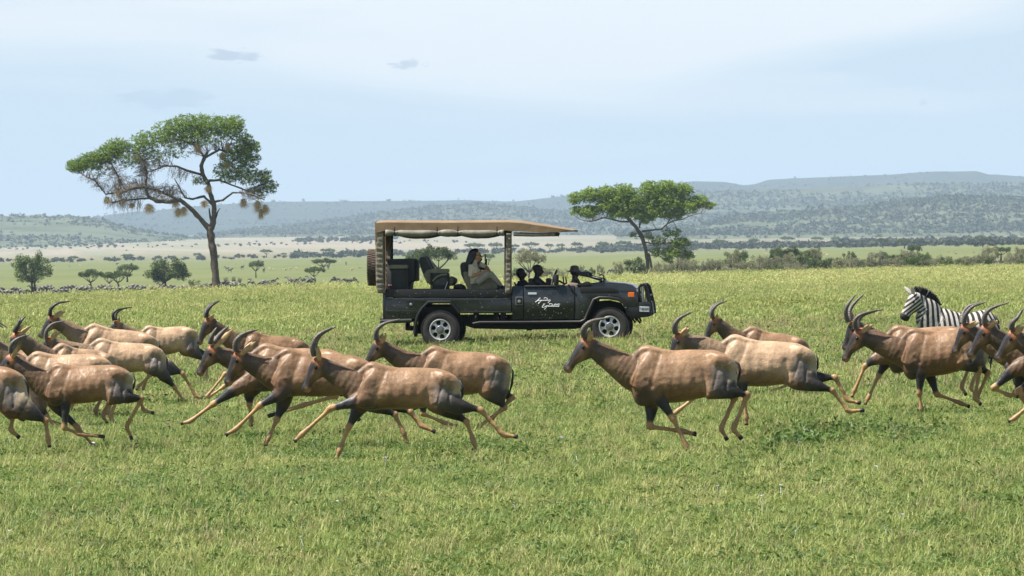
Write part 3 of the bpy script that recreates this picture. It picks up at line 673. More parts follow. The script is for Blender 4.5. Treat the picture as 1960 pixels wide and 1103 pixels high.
# ================================================================ grass
def grassmat(name, stops, trans=.35):
    m = bpy.data.materials.new(name); m.use_nodes = True; nt = m.node_tree; N = nt.nodes; L = nt.links
    out = N['Material Output']; N.remove(N['Principled BSDF'])
    geo = N.new('ShaderNodeNewGeometry')
    oi = N.new('ShaderNodeObjectInfo')
    n = N.new('ShaderNodeTexNoise'); n.inputs['Scale'].default_value = .16; n.inputs['Detail'].default_value = 7; n.inputs['Roughness'].default_value = .68; L.new(geo.outputs['Position'], n.inputs['Vector'])
    ad = N.new('ShaderNodeMath'); ad.operation = 'MULTIPLY_ADD'; ad.inputs[1].default_value = .55; L.new(oi.outputs['Random'], ad.inputs[0]); 
    mu = N.new('ShaderNodeMath'); mu.operation = 'MULTIPLY'; mu.inputs[1].default_value = 1.0; L.new(n.outputs['Fac'], mu.inputs[0]); L.new(mu.outputs[0], ad.inputs[2])
    sep = N.new('ShaderNodeSeparateXYZ'); L.new(geo.outputs['Position'], sep.inputs[0])
    yr = N.new('ShaderNodeMapRange'); yr.inputs['From Min'].default_value = 90; yr.inputs['From Max'].default_value = 380; yr.inputs['To Min'].default_value = -.20; yr.inputs['To Max'].default_value = .06; L.new(sep.outputs['Y'], yr.inputs['Value'])
    ad2 = N.new('ShaderNodeMath'); ad2.operation = 'ADD'; L.new(ad.outputs[0], ad2.inputs[0]); L.new(yr.outputs[0], ad2.inputs[1])
    r = N.new('ShaderNodeValToRGB'); e = r.color_ramp.elements
    while len(e) < len(stops): e.new(.5)
    for k, (p, c) in enumerate(stops): e[k].position = p; e[k].color = (*c, 1)
    L.new(ad2.outputs[0], r.inputs[0])
    d = N.new('ShaderNodeBsdfPrincipled'); d.inputs['Roughness'].default_value = .5; d.inputs['Specular IOR Level'].default_value = .3
    t = N.new('ShaderNodeBsdfTranslucent'); L.new(r.outputs[0], d.inputs['Base Color']); L.new(r.outputs[0], t.inputs['Color'])
    mx = N.new('ShaderNodeMixShader'); mx.inputs[0].default_value = trans; L.new(d.outputs[0], mx.inputs[1]); L.new(t.outputs[0], mx.inputs[2]); L.new(mx.outputs[0], out.inputs[0])
    return m
M_grass = grassmat('grass_blade', [(.05, (.092, .160, .042)), (.30, (.188, .268, .068)), (.54, (.292, .355, .100)), (.80, (.405, .42, .145)), (1.0, (.48, .45, .19))])
M_weed = grassmat('weed_leaf', [(.15, (.050, .105, .024)), (.5, (.085, .155, .036)), (.85, (.15, .20, .045))])
M_weedy = grassmat('weed_yellow', [(.15, (.11, .16, .032)), (.5, (.18, .22, .045)), (.85, (.26, .26, .07))])
M_straw = grassmat('grass_straw', [(.2, (.26, .23, .10)), (.6, (.36, .30, .15)), (1., (.42, .35, .18))])
def tuft(seed, n, h, spread, w, mat, lean=.5, curl=.5):
    rg = random.Random(seed); m = MB()
    for i in range(n):
        a = rg.random()*6.28; r = spread*rg.random()**.6; x, y = r*math.cos(a), r*math.sin(a)
        hh = h*rg.uniform(.35, 1.1); b = rg.random()*6.28; le = hh*lean*rg.uniform(.2, 1.3)
        dx, dy = math.cos(b), math.sin(b); px, py = -dy*w*.5, dx*w*.5
        p0 = (x, y, -.02); p1 = (x+dx*le*.35, y+dy*le*.35, hh*.6); p2 = (x+dx*le, y+dy*le, hh*(1-.25*curl*rg.random()))
        m.add([(p0[0]-px, p0[1]-py, p0[2]), (p0[0]+px, p0[1]+py, p0[2]), (p1[0]+px*.8, p1[1]+py*.8, p1[2]), (p1[0]-px*.8, p1[1]-py*.8, p1[2]), p2], [(0, 1, 2, 3), (3, 2, 4)])
    return m, mat
def weedm(seed, n, h, spread, s, mat):
    rg = np.random.default_rng(seed); C = rg.normal(size=(n, 3))*np.array([spread, spread, h*.5])*.5; C[:, 2] = np.abs(C[:, 2])+.02
    V, Fc = leaf_quads(C, None, s, rg, up=.8); m = MB(); m.add(V.tolist(), Fc.tolist()); return m, mat
SRC = bpy.data.collections.new('grass_sources')
def src(name, mm):
    m, mat = mm
    me = bpy.data.meshes.new(name); me.from_pydata(m.V, [], m.F); me.materials.append(mat); me.update()
    o = bpy.data.objects.new(name, me); SRC.objects.link(o); return o
def make_set(key, items):
    c = bpy.data.collections.new('clumps_'+key)
    for i, it in enumerate(items):
        m, mat = it
        me = bpy.data.meshes.new('clump'); me.from_pydata(m.V, [], m.F); me.materials.append(mat); me.update()
        c.objects.link(bpy.data.objects.new('clump_%s_%02d' % (key, i), me))
    return c
def scatter(name, coll, P, S, tilt=.15, kind='stuff', seed=1):
    """points -> instances of random clump meshes"""
    rg = np.random.default_rng(seed); n = len(P)
    me = bpy.data.meshes.new(name); me.vertices.add(n); me.vertices.foreach_set('co', P.astype(np.float32).ravel())
    a = me.attributes.new('scl', 'FLOAT_VECTOR', 'POINT'); a.data.foreach_set('vector', S.astype(np.float32).ravel())
    a = me.attributes.new('rot', 'FLOAT_VECTOR', 'POINT'); R_ = np.stack([rg.normal(size=n)*tilt, rg.normal(size=n)*tilt, rg.random(n)*6.283], 1); a.data.foreach_set('vector', R_.astype(np.float32).ravel())
    a = me.attributes.new('pick', 'INT', 'POINT'); a.data.foreach_set('value', rg.integers(0, len(coll.objects), n).astype(np.int32))
    o = obj(name, me); tag(o, kind=kind)
    ng = bpy.data.node_groups.new('scatter_'+name, 'GeometryNodeTree')
    ng.interface.new_socket('Geometry', in_out='INPUT', socket_type='NodeSocketGeometry'); ng.interface.new_socket('Geometry', in_out='OUTPUT', socket_type='NodeSocketGeometry')
    N = ng.nodes; L = ng.links
    gi = N.new('NodeGroupInput'); go = N.new('NodeGroupOutput'); ci = N.new('GeometryNodeCollectionInfo')
    ci.inputs['Collection'].default_value = coll; ci.inputs['Separate Children'].default_value = True; ci.inputs['Reset Children'].default_value = True
    ip = N.new('GeometryNodeInstanceOnPoints'); ip.inputs['Pick Instance'].default_value = True
    def at(nm, t):
        x = N.new('GeometryNodeInputNamedAttribute'); x.data_type = t; x.inputs['Name'].default_value = nm; return x.outputs['Attribute']
    L.new(gi.outputs[0], ip.inputs['Points']); L.new(ci.outputs[0], ip.inputs['Instance']); L.new(at('pick', 'INT'), ip.inputs['Instance Index'])
    L.new(at('rot', 'FLOAT_VECTOR'), ip.inputs['Rotation']); L.new(at('scl', 'FLOAT_VECTOR'), ip.inputs['Scale'])
    L.new(ip.outputs[0], go.inputs[0])
    md = o.modifiers.new('scatter', 'NODES'); md.node_group = ng
    return o
near_set = make_set('near', [tuft(i, 46, .105, .17, .0075, M_grass, .8) for i in range(6)]+[tuft(20, 34, .17, .12, .007, M_grass, .6), tuft(21, 14, .17, .10, .005, M_straw, .9)]+[weedm(i, 60, .10, .2, .020, M_weed) for i in range(30, 33)])
mid_set = make_set('mid', [tuft(40+i, 52, .12, .30, .013, M_grass, .8) for i in range(6)]+[tuft(50, 26, .22, .2, .011, M_straw, .6)]+[weedm(i, 60, .12, .32, .032, M_weed) for i in range(52, 54)])
far_set = make_set('far', [tuft(60+i, 120, .15, .75, .020, M_grass, .7) for i in range(7)]+[tuft(70, 50, .20, .6, .014, M_straw, .5)]+[weedm(71, 160, .12, .7, .032, M_weed)])
def band(y0, y1, dens, marg, seed, hs, ws=1.0):
    rg = np.random.default_rng(seed)
    w = lambda y: 2*y*980/F*marg
    area = (w(y0)+w(y1))/2*(y1-y0); n = int(area*dens)
    Y = np.sqrt(rg.random(n)*(y1**2-y0**2)+y0**2); X = (rg.random(n)-.5)*w(1.0)*Y
    nz_ = np.array([noise.fractal(Vector((x*.22, y*.10, seed*0+2.)), 1.0, 2.0, 3) for x, y in zip(X, Y)])
    Z = ground_z(X, Y); P = np.stack([X, Y, Z], 1)
    h = hs*(.65+.7*rg.random(n))*(1+.55*np.clip(nz_, -.7, .9))
    S = np.stack([ws*(.8+.4*rg.random(n)), ws*(.8+.4*rg.random(n)), h], 1)
    return P, S
for nm, cset, y0, y1, dens, marg, seed, hs, ws in (('grass', near_set, 33, 78, 52, 1.25, 1, .95, 1.0), ('grass', mid_set, 76, 140, 20, 1.2, 2, 1.0, 1.0), ('grass', far_set, 136, 300, 3.4, 1.15, 3, .72, 1.0), ('grass', far_set, 290, 640, .62, 1.1, 4, .55, 2.0)):
    P, S = band(y0, y1, dens, marg, seed, hs, ws); scatter(nm, cset, P, S, seed=seed)
# low weeds in clumps, darker plants and flowers
rw = np.random.default_rng(77)
def patch_pts(list_):
    P = []; S = []
    for (px, py, sx, sy, n, s) in list_:
        for _ in range(n):
            X, Y = place(px+rw.normal()*sx, py+rw.normal()*sy, 36, 500); P.append((X, Y, gz(X, Y))); q = s*(.6+.8*rw.random()); S.append((q, q, q*1.15))
    return np.array(P), np.array(S)
weed_set = make_set('weed', [weedm(80+i, 150, .22, .30, .032, M_weed) for i in range(3)])
weedy_set = make_set('weedy', [weedm(90+i, 220, .26, .55, .042, M_weedy) for i in range(3)])
P, S = patch_pts([(1540, 860, 16, 6, 16, 1.0), (488, 585, 20, 1.6, 34, 1.0), (960, 668, 110, 3, 34, .7), (640, 885, 120, 8, 20, .5), (1330, 872, 70, 6, 20, .45), (1760, 800, 80, 10, 24, .45), (1590, 835, 60, 14, 34, .7), (1730, 835, 50, 12, 34, .7), (1470, 880, 40, 10, 16, .6), (870, 870, 30, 5, 10, .5), (580, 800, 30, 12, 12, .6), (1900, 975, 45, 10, 14, .6), (1840, 800, 50, 20, 14, .5), (940, 655, 70, 4, 16, .8), (1060, 655, 50, 5, 12, .8), (300, 900, 200, 60, 40, .5), (1100, 950, 300, 60, 60, .45), (980, 872, 60, 8, 22, .6), (700, 880, 200, 10, 30, .5), (230, 800, 150, 40, 40, .5), (1300, 760, 200, 40, 40, .5), (1500, 960, 300, 80, 70, .5), (1000, 760, 100, 40, 30, .5)])  # dark clumps under the car and beside the left trunk stand in for shadow
scatter('weed_shade_patches', weed_set, P, S, seed=6)
P, S = patch_pts([(1330, 592, 60, 4, 50, .75), (1450, 588, 80, 5, 80, .8), (1600, 584, 80, 5, 70, .75), (1800, 577, 100, 8, 60, .7), (250, 582, 50, 4, 50, .7), (90, 584, 60, 5, 20, .6), (485, 585, 22, 2.0, 6, .5), (1400, 548, 120, 5, 20, .5), (1750, 545, 120, 8, 24, .5), (1230, 640, 40, 10, 12, .7)])
scatter('weed_rows', weedy_set, P, S, seed=7)
M_petal = pmat('petal', (.75, .74, .78), .5)
M_petal2 = pmat('petal_lilac', (.42, .34, .52), .5)
fl = []
def flower(mat):
    m = MB()
    for k in range(6):
        a = k*1.047; m.add([(0, 0, .13), (.014*math.cos(a-.5), .014*math.sin(a-.5), .145), (.026*math.cos(a), .026*math.sin(a), .14), (.014*math.cos(a+.5), .014*math.sin(a+.5), .145)], [(0, 1, 2, 3)])
    m.tube([(0, 0, 0), (0, .004, .07), (0, 0, .13)], .0025, 3); return m, mat
fset = make_set('flower', [flower(M_petal), flower(M_petal2)])
P = []; S = []
for _ in range(36):
    px, py = rw.uniform(0, 1960), 600+480*rw.random()**1.1
    X, Y = place(px, py, 36, 300); P.append((X, Y, gz(X, Y)+.02)); q = rw.uniform(.5, 1.0); S.append((q, q, 1.0))
for px, py in ((176, 874), (1299, 792), (1495, 842), (1465, 985), (1745, 738), (1106, 895), (1555, 655)):
    X, Y = place(px, py, 36, 300); P.append((X, Y, gz(X, Y)+.02)); S.append((1.0, 1.0, 1.0))
scatter('small_flowers', fset, np.array(P), np.array(S), tilt=.3, seed=9)
# haze
def build_haze():
    m = bpy.data.materials.new('haze_air'); m.use_nodes = True; nt = m.node_tree; N = nt.nodes; N.remove(N['Principled BSDF'])
    v = N.new('ShaderNodeVolumePrincipled'); v.inputs['Color'].default_value = (.64, .82, 1.0, 1); v.inputs['Density'].default_value = HAZE; v.inputs['Anisotropy'].default_value = .0
    nt.links.new(v.outputs[0], N['Material Output'].inputs['Volume'])
    b = MB(); b.box(-32000, 32000, -1200, 31000, -420, 330)
    o = b.build('haze', m); tag(o, kind='stuff'); return o
HAZE = 5.6e-5
build_haze()
# ================================================================ animals
def ring(cx, cz, cy_, dx, dz, hh, hw, n=18, egg=0.0, drop=0.0):
    """ring in the plane across (dx,dz): hh along the in-plane normal, hw sideways"""
    nx, nz = -dz, dx
    t = np.linspace(0, 2*np.pi, n, endpoint=False)
    c, s = np.cos(t), np.sin(t)
    w = hw*s*(1-egg*c)
    return np.stack([cx+nx*hh*c, cy_+w, cz+nz*hh*c], 1)
def loft(V, Fc, rings, close=True):
    n = len(rings[0]); b = sum(len(v) for v in V)
    for r in rings: V.append(r)
    for i in range(len(rings)-1):
        for j in range(n): Fc.append((b+i*n+j, b+i*n+(j+1) % n, b+(i+1)*n+(j+1) % n, b+(i+1)*n+j))
    if close:
        Fc.append(tuple(b+j for j in range(n-1, -1, -1))); Fc.append(tuple(b+(len(rings)-1)*n+j for j in range(n)))
def smooth_path(P, R, k=4):
    """Catmull-Rom through P (m,3) with radii R (m,2)"""
    P = np.array(P, float); R = np.array(R, float); m = len(P)
    A = np.concatenate([P, R], 1); A = np.vstack([2*A[0]-A[1], A, 2*A[-1]-A[-2]]); out = []
    for i in range(1, m):
        p0, p1, p2, p3 = A[i-1], A[i], A[i+1], A[i+2]
        for q in range(k):
            t = q/k; out.append(.5*((2*p1)+(p2-p0)*t+(2*p0-5*p1+4*p2-p3)*t*t+(3*p1-p0-3*p2+p3)*t**3))
    out.append(A[-2]); out = np.array(out); out[:, 3:] = np.maximum(out[:, 3:], .004); return out
def tube3(V, Fc, P, R, n=12, k=4):
    """P: (x,y,z); R: (in-plane radius, sideways radius)"""
    S = smooth_path(P, R, k); m = len(S); rs_ = []
    prev = None
    for i in range(m):
        d = S[min(i+1, m-1), :3]-S[max(i-1, 0), :3]; d /= np.linalg.norm(d)+1e-9
        side = np.array([0, 1., 0]); side = side-d*side.dot(d); side /= np.linalg.norm(side)+1e-9
        nrm = np.cross(side, d)
        t = np.linspace(0, 2*np.pi, n, endpoint=False)
        rs_.append(S[i, :3]+np.outer(np.cos(t), nrm)*S[i, 3]+np.outer(np.sin(t), side)*S[i, 4])
    loft(V, Fc, rs_)
def union_mesh(V, Fc, voxel, smooth_it=5, name='body'):
    me = bpy.data.meshes.new('tmp'); me.from_pydata(np.concatenate(V).tolist(), [], Fc); me.update()
    import bmesh
    bm = bmesh.new(); bm.from_mesh(me); bmesh.ops.recalc_face_normals(bm, faces=bm.faces); bm.to_mesh(me); bm.free()
    o = bpy.data.objects.new('tmp', me); COLL.objects.link(o)
    r = o.modifiers.new('r', 'REMESH'); r.mode = 'VOXEL'; r.voxel_size = voxel
    s = o.modifiers.new('s', 'SMOOTH'); s.factor = .6; s.iterations = smooth_it
    dg = bpy.context.evaluated_depsgraph_get(); ev = o.evaluated_get(dg)
    out = bpy.data.meshes.new_from_object(ev); out.name = name
    bpy.data.objects.remove(o); bpy.data.meshes.remove(me)
    for p in out.polygons: p.use_smooth = True
    return out
TORSO = [(-.15, -.20, -.44, .075), (-.08, -.07, -.60, .15), (0, 0, -.665, .175), (.10, .004, -.645, .190), (.22, .0, -.605, .205), (.46, .046, -.555, .220), (.66, .074, -.485, .205), (.76, .084, -.45, .195), (.88, .062, -.43, .18), (.97, .022, -.38, .145), (1.035, -.07, -.28, .085)]
ZTORSO = [(-.15, -.24, -.46, .08), (-.08, -.08, -.56, .16), (0, 0, -.60, .19), (.12, -.005, -.59, .21), (.30, -.035, -.60, .235), (.5, -.03, -.61, .25), (.7, .035, -.56, .24), (.82, .05, -.52, .22), (.93, .015, -.48, .2), (1.0, -.05, -.40, .15), (1.05, -.15, -.32, .09)]
COAT = np.array([.185, .098, .048]); COATL = np.array([.43, .285, .168]); DARK = np.array([.020, .018, .020]); GREYD = np.array([.040, .034, .030]); OCH = np.array([.40, .235, .105]); OCHD = np.array([.26, .15, .075]); HOOF = np.array([.018, .016, .015]); CREAM = np.array([.42, .33, .20]); RUFOUS = np.array([.30, .105, .035])
def fur_mat(name, zebra=False):
    m = bpy.data.materials.new(name); m.use_nodes = True; nt = m.node_tree; N = nt.nodes; L = nt.links; b = N['Principled BSDF']
    b.inputs['Roughness'].default_value = .48; b.inputs['Specular IOR Level'].default_value = .42; b.inputs['Sheen Weight'].default_value = .03; b.inputs['Sheen Roughness'].default_value = .5
    a = N.new('ShaderNodeAttribute'); a.attribute_name = 'vcol'; tc = N.new('ShaderNodeTexCoord')
    n = N.new('ShaderNodeTexNoise'); n.inputs['Scale'].default_value = 7; n.inputs['Detail'].default_value = 7; n.inputs['Roughness'].default_value = .65; L.new(tc.outputs['Object'], n.inputs['Vector'])
    mr = N.new('ShaderNodeMapRange'); mr.inputs['From Min'].default_value = .3; mr.inputs['From Max'].default_value = .7; mr.inputs['To Min'].default_value = .78; mr.inputs['To Max'].default_value = 1.22; L.new(n.outputs['Fac'], mr.inputs['Value'])
    vm = N.new('ShaderNodeVectorMath'); vm.operation = 'SCALE'; L.new(a.outputs['Color'], vm.inputs[0]); L.new(mr.outputs[0], vm.inputs['Scale'])
    mph = N.new('ShaderNodeMapping'); mph.inputs['Scale'].default_value = (26, 60, 60); L.new(tc.outputs['Object'], mph.inputs[0])
    nh = N.new('ShaderNodeTexNoise'); nh.inputs['Scale'].default_value = 1.5; nh.inputs['Detail'].default_value = 4; L.new(mph.outputs[0], nh.inputs['Vector'])
    mh_ = N.new('ShaderNodeMapRange'); mh_.inputs['From Min'].default_value = .3; mh_.inputs['From Max'].default_value = .7; mh_.inputs['To Min'].default_value = .80; mh_.inputs['To Max'].default_value = 1.2; L.new(nh.outputs['Fac'], mh_.inputs['Value'])
    vm2 = N.new('ShaderNodeVectorMath'); vm2.operation = 'SCALE'; L.new(vm.outputs[0], vm2.inputs[0]); L.new(mh_.outputs[0], vm2.inputs['Scale']); vm = vm2
    L.new(vm.outputs[0], b.inputs['Base Color'])
    if zebra:
        ph = N.new('ShaderNodeAttribute'); ph.attribute_name = 'phase'
        nz_ = N.new('ShaderNodeTexNoise'); nz_.inputs['Scale'].default_value = 5; nz_.inputs['Detail'].default_value = 3; L.new(tc.outputs['Object'], nz_.inputs['Vector'])
        ad = N.new('ShaderNodeMath'); ad.operation = 'MULTIPLY_ADD'; ad.inputs[1].default_value = 1.8; L.new(nz_.outputs['Fac'], ad.inputs[0]); L.new(ph.outputs['Fac'], ad.inputs[2])
        si = N.new('ShaderNodeMath'); si.operation = 'SINE'; L.new(ad.outputs[0], si.inputs[0])
        st = N.new('ShaderNodeMapRange'); st.inputs['From Min'].default_value = -.12; st.inputs['From Max'].default_value = .16; L.new(si.outputs[0], st.inputs['Value'])
        mx = N.new('ShaderNodeMix'); mx.data_type = 'RGBA'; L.new(st.outputs[0], mx.inputs['Factor']); mx.inputs['A'].default_value = (.012, .010, .010, 1); L.new(vm.outputs[0], mx.inputs['B'])
        L.new(mx.outputs['Result'], b.inputs['Base Color']); b.inputs['Roughness'].default_value = .6
    n2 = N.new('ShaderNodeTexNoise'); n2.inputs['Scale'].default_value = 5; n2.inputs['Detail'].default_value = 4; L.new(tc.outputs['Object'], n2.inputs['Vector'])
    mp = N.new('ShaderNodeMapping'); mp.inputs['Scale'].default_value = (9, 3, 2.2); L.new(tc.outputs['Object'], mp.inputs[0])
    n3 = N.new('ShaderNodeTexNoise'); n3.inputs['Scale'].default_value = 1.6; n3.inputs['Detail'].default_value = 5; L.new(mp.outputs[0], n3.inputs['Vector'])
    ad3 = N.new('ShaderNodeMath'); ad3.operation = 'MULTIPLY_ADD'; ad3.inputs[1].default_value = .7; L.new(n3.outputs['Fac'], ad3.inputs[0]); L.new(n2.outputs['Fac'], ad3.inputs[2])
    n4 = N.new('ShaderNodeTexNoise'); n4.inputs['Scale'].default_value = 42; n4.inputs['Detail'].default_value = 3; L.new(tc.outputs['Object'], n4.inputs['Vector'])
    ad4 = N.new('ShaderNodeMath'); ad4.operation = 'MULTIPLY_ADD'; ad4.inputs[1].default_value = .32; L.new(n4.outputs['Fac'], ad4.inputs[0]); L.new(ad3.outputs[0], ad4.inputs[2]); ad3 = ad4
    bp = N.new('ShaderNodeBump'); bp.inputs['Strength'].default_value = .35; bp.inputs['Distance'].default_value = .025; L.new(ad3.outputs[0], bp.inputs['Height']); L.new(bp.outputs[0], b.inputs['Normal'])
    return m
M_fur = fur_mat('topi_coat'); M_zfur = fur_mat('zebra_coat', True)
M_horn = pmat('horn', (.11, .095, .085), .5, var=.3, vscale=20, bump=.3, bscale=60)
M_horn_d = pmat('horn_dark', (.035, .032, .032), .42, var=.3, vscale=20)
M_eye = pmat('eye', (.01, .008, .006), .12)
M_tailh = pmat('tail_hair', (.02, .017, .015), .6)
def seg_dist(Pn, a, b):
    ab = b-a; t = np.clip(((Pn-a)@ab)/(ab@ab+1e-9), 0, 1); return np.linalg.norm(Pn-(a+t[:, None]*ab), axis=1), t
LEG_DEF = {}
def make_animal(spec, kind='topi'):
    o = spec.get('o', (0, 0, 1.0)); zeb = kind == 'zebra'
    def PX(p): return np.array([o[0]+p[0]/o[2], o[1]+p[1]/o[2]])
    W, T, P, Nn = PX(spec['W']), PX(spec['T']), PX(spec['P']), PX(spec['N'])
    gy = spec['gy']; rootpx = (W[0]+T[0])/2
    X, Y = place(min(max(rootpx, -400), 2360), gy); X = (rootpx-CX)/F*Y
    if 'D' in spec: Y = spec['D']; X = (rootpx-CX)/F*Y
    zg = gz(X, Y); k = F/Y
    gpy = py_of(X, Y, zg)
    yaw = math.radians(spec.get('yaw', 0)); cyw = math.cos(yaw)
    def M(p):  # photo px -> local metres
        p = PX(p); return np.array([(p[0]-rootpx)/k/cyw, 0.0, (gpy-p[1])/k])
    w, t = M(spec['W']), M(spec['T'])
    Lb = np.linalg.norm(t-w); e1 = (t-w)/Lb; e2 = np.array([-e1[2], 0, e1[0]]) 
    if e2[2] < 0: e2 = -e2
    sz = spec.get('sz', Lb/.955); TS = Lb/.955*0+sz
    hd = M(spec['N'])-M(spec['P']); Lh = .445*sz*(1.15 if zeb else 1)
    if spec.get('trueN', True): Lh = max(.40*sz, min(.50*sz*(1.2 if zeb else 1), np.linalg.norm(hd)))
    h = hd/np.linalg.norm(hd); q = np.array([-h[2], 0, h[0]])   # throat side
    if q[0] < 0: q = -q
    Pm = M(spec['P'])
    def AB(a, b, y=0.): v = w+e1*a*Lb+e2*b*TS*.955; v = v.copy(); v[1] = y; return v
    V = []; Fc = []
    rs_ = []
    dp = spec.get('dp', 1.0)
    for a, tp, bt, hw in (ZTORSO if zeb else TORSO):
        bt = bt*(1-(1-dp)*float(sst(-.16, -.02, a)))
        c = AB(a, (tp+bt)/2); rs_.append((c, (tp-bt)/2*.955*TS, hw*.955*TS*(.5+.5*dp)))
    S = smooth_path([r[0] for r in rs_], [(r[1], r[2]) for r in rs_], 3)
    loft(V, Fc, [ring(s_[0], s_[2], 0, e1[0], e1[2], s_[3], s_[4], 24, egg=.16) for s_ in S])
    # withers ridge
    if not zeb: tube3(V, Fc, [AB(-.16, -.16), AB(-.05, -.035), AB(.03, -.022), AB(.14, -.03), AB(.3, -.02)], [(.05*sz, .05*sz), (.05*sz, .07*sz), (.045*sz, .085*sz), (.04*sz, .08*sz), (.03*sz, .07*sz)], 12, 3)
    if not zeb:
        for sg in (-1, 1):
            tube3(V, Fc, [AB(.05, -.05, sg*.07*sz), AB(.03, -.18, sg*.125*sz), AB(-.02, -.34, sg*.135*sz), AB(-.07, -.47, sg*.115*sz)], [(.05*sz, .02*sz), (.095*sz, .030*sz), (.105*sz, .036*sz), (.08*sz, .040*sz)], 12, 3)
            tube3(V, Fc, [AB(.70, .01, sg*.09*sz), AB(.80, -.02, sg*.14*sz), AB(.92, -.06, sg*.125*sz), AB(1.0, -.14, sg*.09*sz)], [(.05*sz, .03*sz), (.08*sz, .045*sz), (.09*sz, .045*sz), (.07*sz, .04*sz)], 12, 3)
    # neck
    J = Pm+h*(.06*sz)+q*(.115*sz)
    b0 = AB(.04, -.33); b1 = AB(-.12, -.315)
    if zeb: J = Pm+h*(.10*sz)+q*(.17*sz); b0 = AB(.06, -.28); b1 = AB(-.10, -.27)
    side = spec.get('hy', 0.0)*sz
    Jy = J.copy(); Jy[1] = side
    mid = b1*.5+Jy*.5+np.array([0, 0, spec.get('nk', .0)*sz])
    nr = [(.20, .12), (.19, .112), (.138, .080), (.104, .074), (.072, .06)] if not zeb else [(.27, .16), (.26, .14), (.215, .115), (.17, .095), (.12, .08)]
    tube3(V, Fc, [b0, b1, mid, b1*.12+Jy*.88, Jy+h*(.03*sz)], [(a*sz, b*sz) for a, b in nr], 16, 4)
    # head
    hs = [(-.045, .035, .15, .052), (.0, -.012, .185, .064), (.06, -.030, .200, .070), (.12, -.034, .195, .066), (.19, -.030, .160, .055), (.27, -.022, .108, .043), (.335, -.018, .084, .036), (.39, -.022, .090, .041), (.43, -.016, .088, .040), (.455, .008, .068, .026)] if not zeb else \
         [(-.05, .02, .20, .06), (.02, -.02, .25, .085), (.10, -.035, .27, .092), (.18, -.035, .24, .085), (.28, -.025, .17, .065), (.38, -.02, .13, .055), (.45, -.022, .135, .06), (.50, -.01, .12, .052), (.525, .02, .09, .03)]
    hsc = Lh/(.458 if not zeb else .525)
    rr2 = []
    for tt, pt, pb, hw in hs:
        c = Pm+h*(tt*hsc)+q*((pt+pb)/2*sz); c[1] = side; rr2.append((c, (pb-pt)/2*sz, hw*sz))
    S = smooth_path([r[0] for r in rr2], [(r[1], r[2]) for r in rr2], 3)
    loft(V, Fc, [ring(s_[0], s_[2], side, h[0], h[2], s_[3], s_[4], 18) for s_ in S])
    bones = []   # (a, b, ra, rb, kind, t0, t1)
    def leg(pts, rad, ys, tag_):
        P3 = []
        for p, y in zip(pts, ys): v = np.array(p, float); v[1] = y; P3.append(v)
        tube3(V, Fc, P3, [(a*sz, b*sz) for a, b in rad], 12, 3)
        for i in range(len(P3)-1): bones.append((P3[i], P3[i+1], max(rad[i])*sz, max(rad[i+1])*sz, tag_, i/(len(P3)-1), (i+1)/(len(P3)-1)))
    def front(J3, sgn):
        el, kn, ft, hf = J3; y = sgn*sz
        akn = el*.25+kn*.75; c1 = kn*.82+ft*.18; c2 = kn*.35+ft*.65; hp = ft*.45+hf*.55
        leg([AB(.07, -.14), AB(.02, -.36), el, akn, kn, c1, c2, ft, hp, hf], [(.07, .03), (.135, .07), (.092, .062), (.042, .035), (.045, .039), (.027, .025), (.024, .022), (.035, .031), (.023, .021), (.032, .028)],
            [y*.085, y*.115, y*.115, y*.105, y*.10, y*.095, y*.09, y*.085, y*.08, y*.08], 'F')
    def hind(J4, sgn):
        st, hk, ft, hf = J4; y = sgn*sz
        g1 = st*.5+hk*.5; g2 = st*.12+hk*.88; c1 = hk*.82+ft*.18; c2 = hk*.35+ft*.65; hp = ft*.45+hf*.55
        leg([AB(.80, -.12), (AB(.82, -.26)+st)/2, st, g1, g2, hk, c1, c2, ft, hp, hf], [(.14, .06), (.185, .085), (.130, .085), (.082, .055), (.036, .029), (.046, .037), (.029, .025), (.025, .022), (.035, .031), (.023, .021), (.032, .028)],
            [y*.085, y*.115, y*.13, y*.12, y*.11, y*.105, y*.10, y*.10, y*.095, y*.09, y*.09], 'H')
        bq = AB(.955, -.15); tube3(V, Fc, [np.array([bq[0], y*.07, bq[2]]), np.array([*(AB(.965, -.32)*.55+g1*.45)]) + np.array([0, y*.1, 0]), np.array([g2[0], y*.11, g2[2]])], [(.10*sz, .07*sz), (.10*sz, .07*sz), (.03*sz, .022*sz)], 10, 3)
        tube3(V, Fc, [AB(.66, -.20)+np.array([0, y*.12, 0]), np.array([*(AB(.72, -.32)*.5+st*.5)])+np.array([0, y*.13, 0]), st+np.array([0, y*.125, 0])], [(.06*sz, .04*sz), (.095*sz, .055*sz), (.07*sz, .05*sz)], 10, 3)
    ground_local = 0.0
    for key, fn, sg in (('FN', front, -1), ('FF', front, 1), ('HN', hind, -1), ('HF', hind, 1)):
        if key in spec:
            js = [M(p) for p in spec[key]]
        else:
            dd = LEG_DEF.get((key, spec.get('pose', 0)), LEG_DEF[(key, 0)]); js = [w+e1*a*Lb+e2*b*TS*.955 for a, b in dd]
        LEG_TMP[key] = [(((j-w)@e1)/Lb, ((j-w)@e2)/(TS*.955)) for j in js]
        fn(js, sg)
    me = union_mesh(V, Fc, .0135*max(.8, spec.get('vox', 1.0))*(sz**.5), 3, 'body')
    n = len(me.vertices); co = np.empty(n*3, np.float32); me.vertices.foreach_get('co', co); co = co.reshape(-1, 3).astype(float)
    # relief: ribs, hollows between the muscles, folds of the neck
    no = np.empty(n*3, np.float32); me.vertices.foreach_get('normal', no) if hasattr(me.vertices[0], 'normal') else None; no = no.reshape(-1, 3)
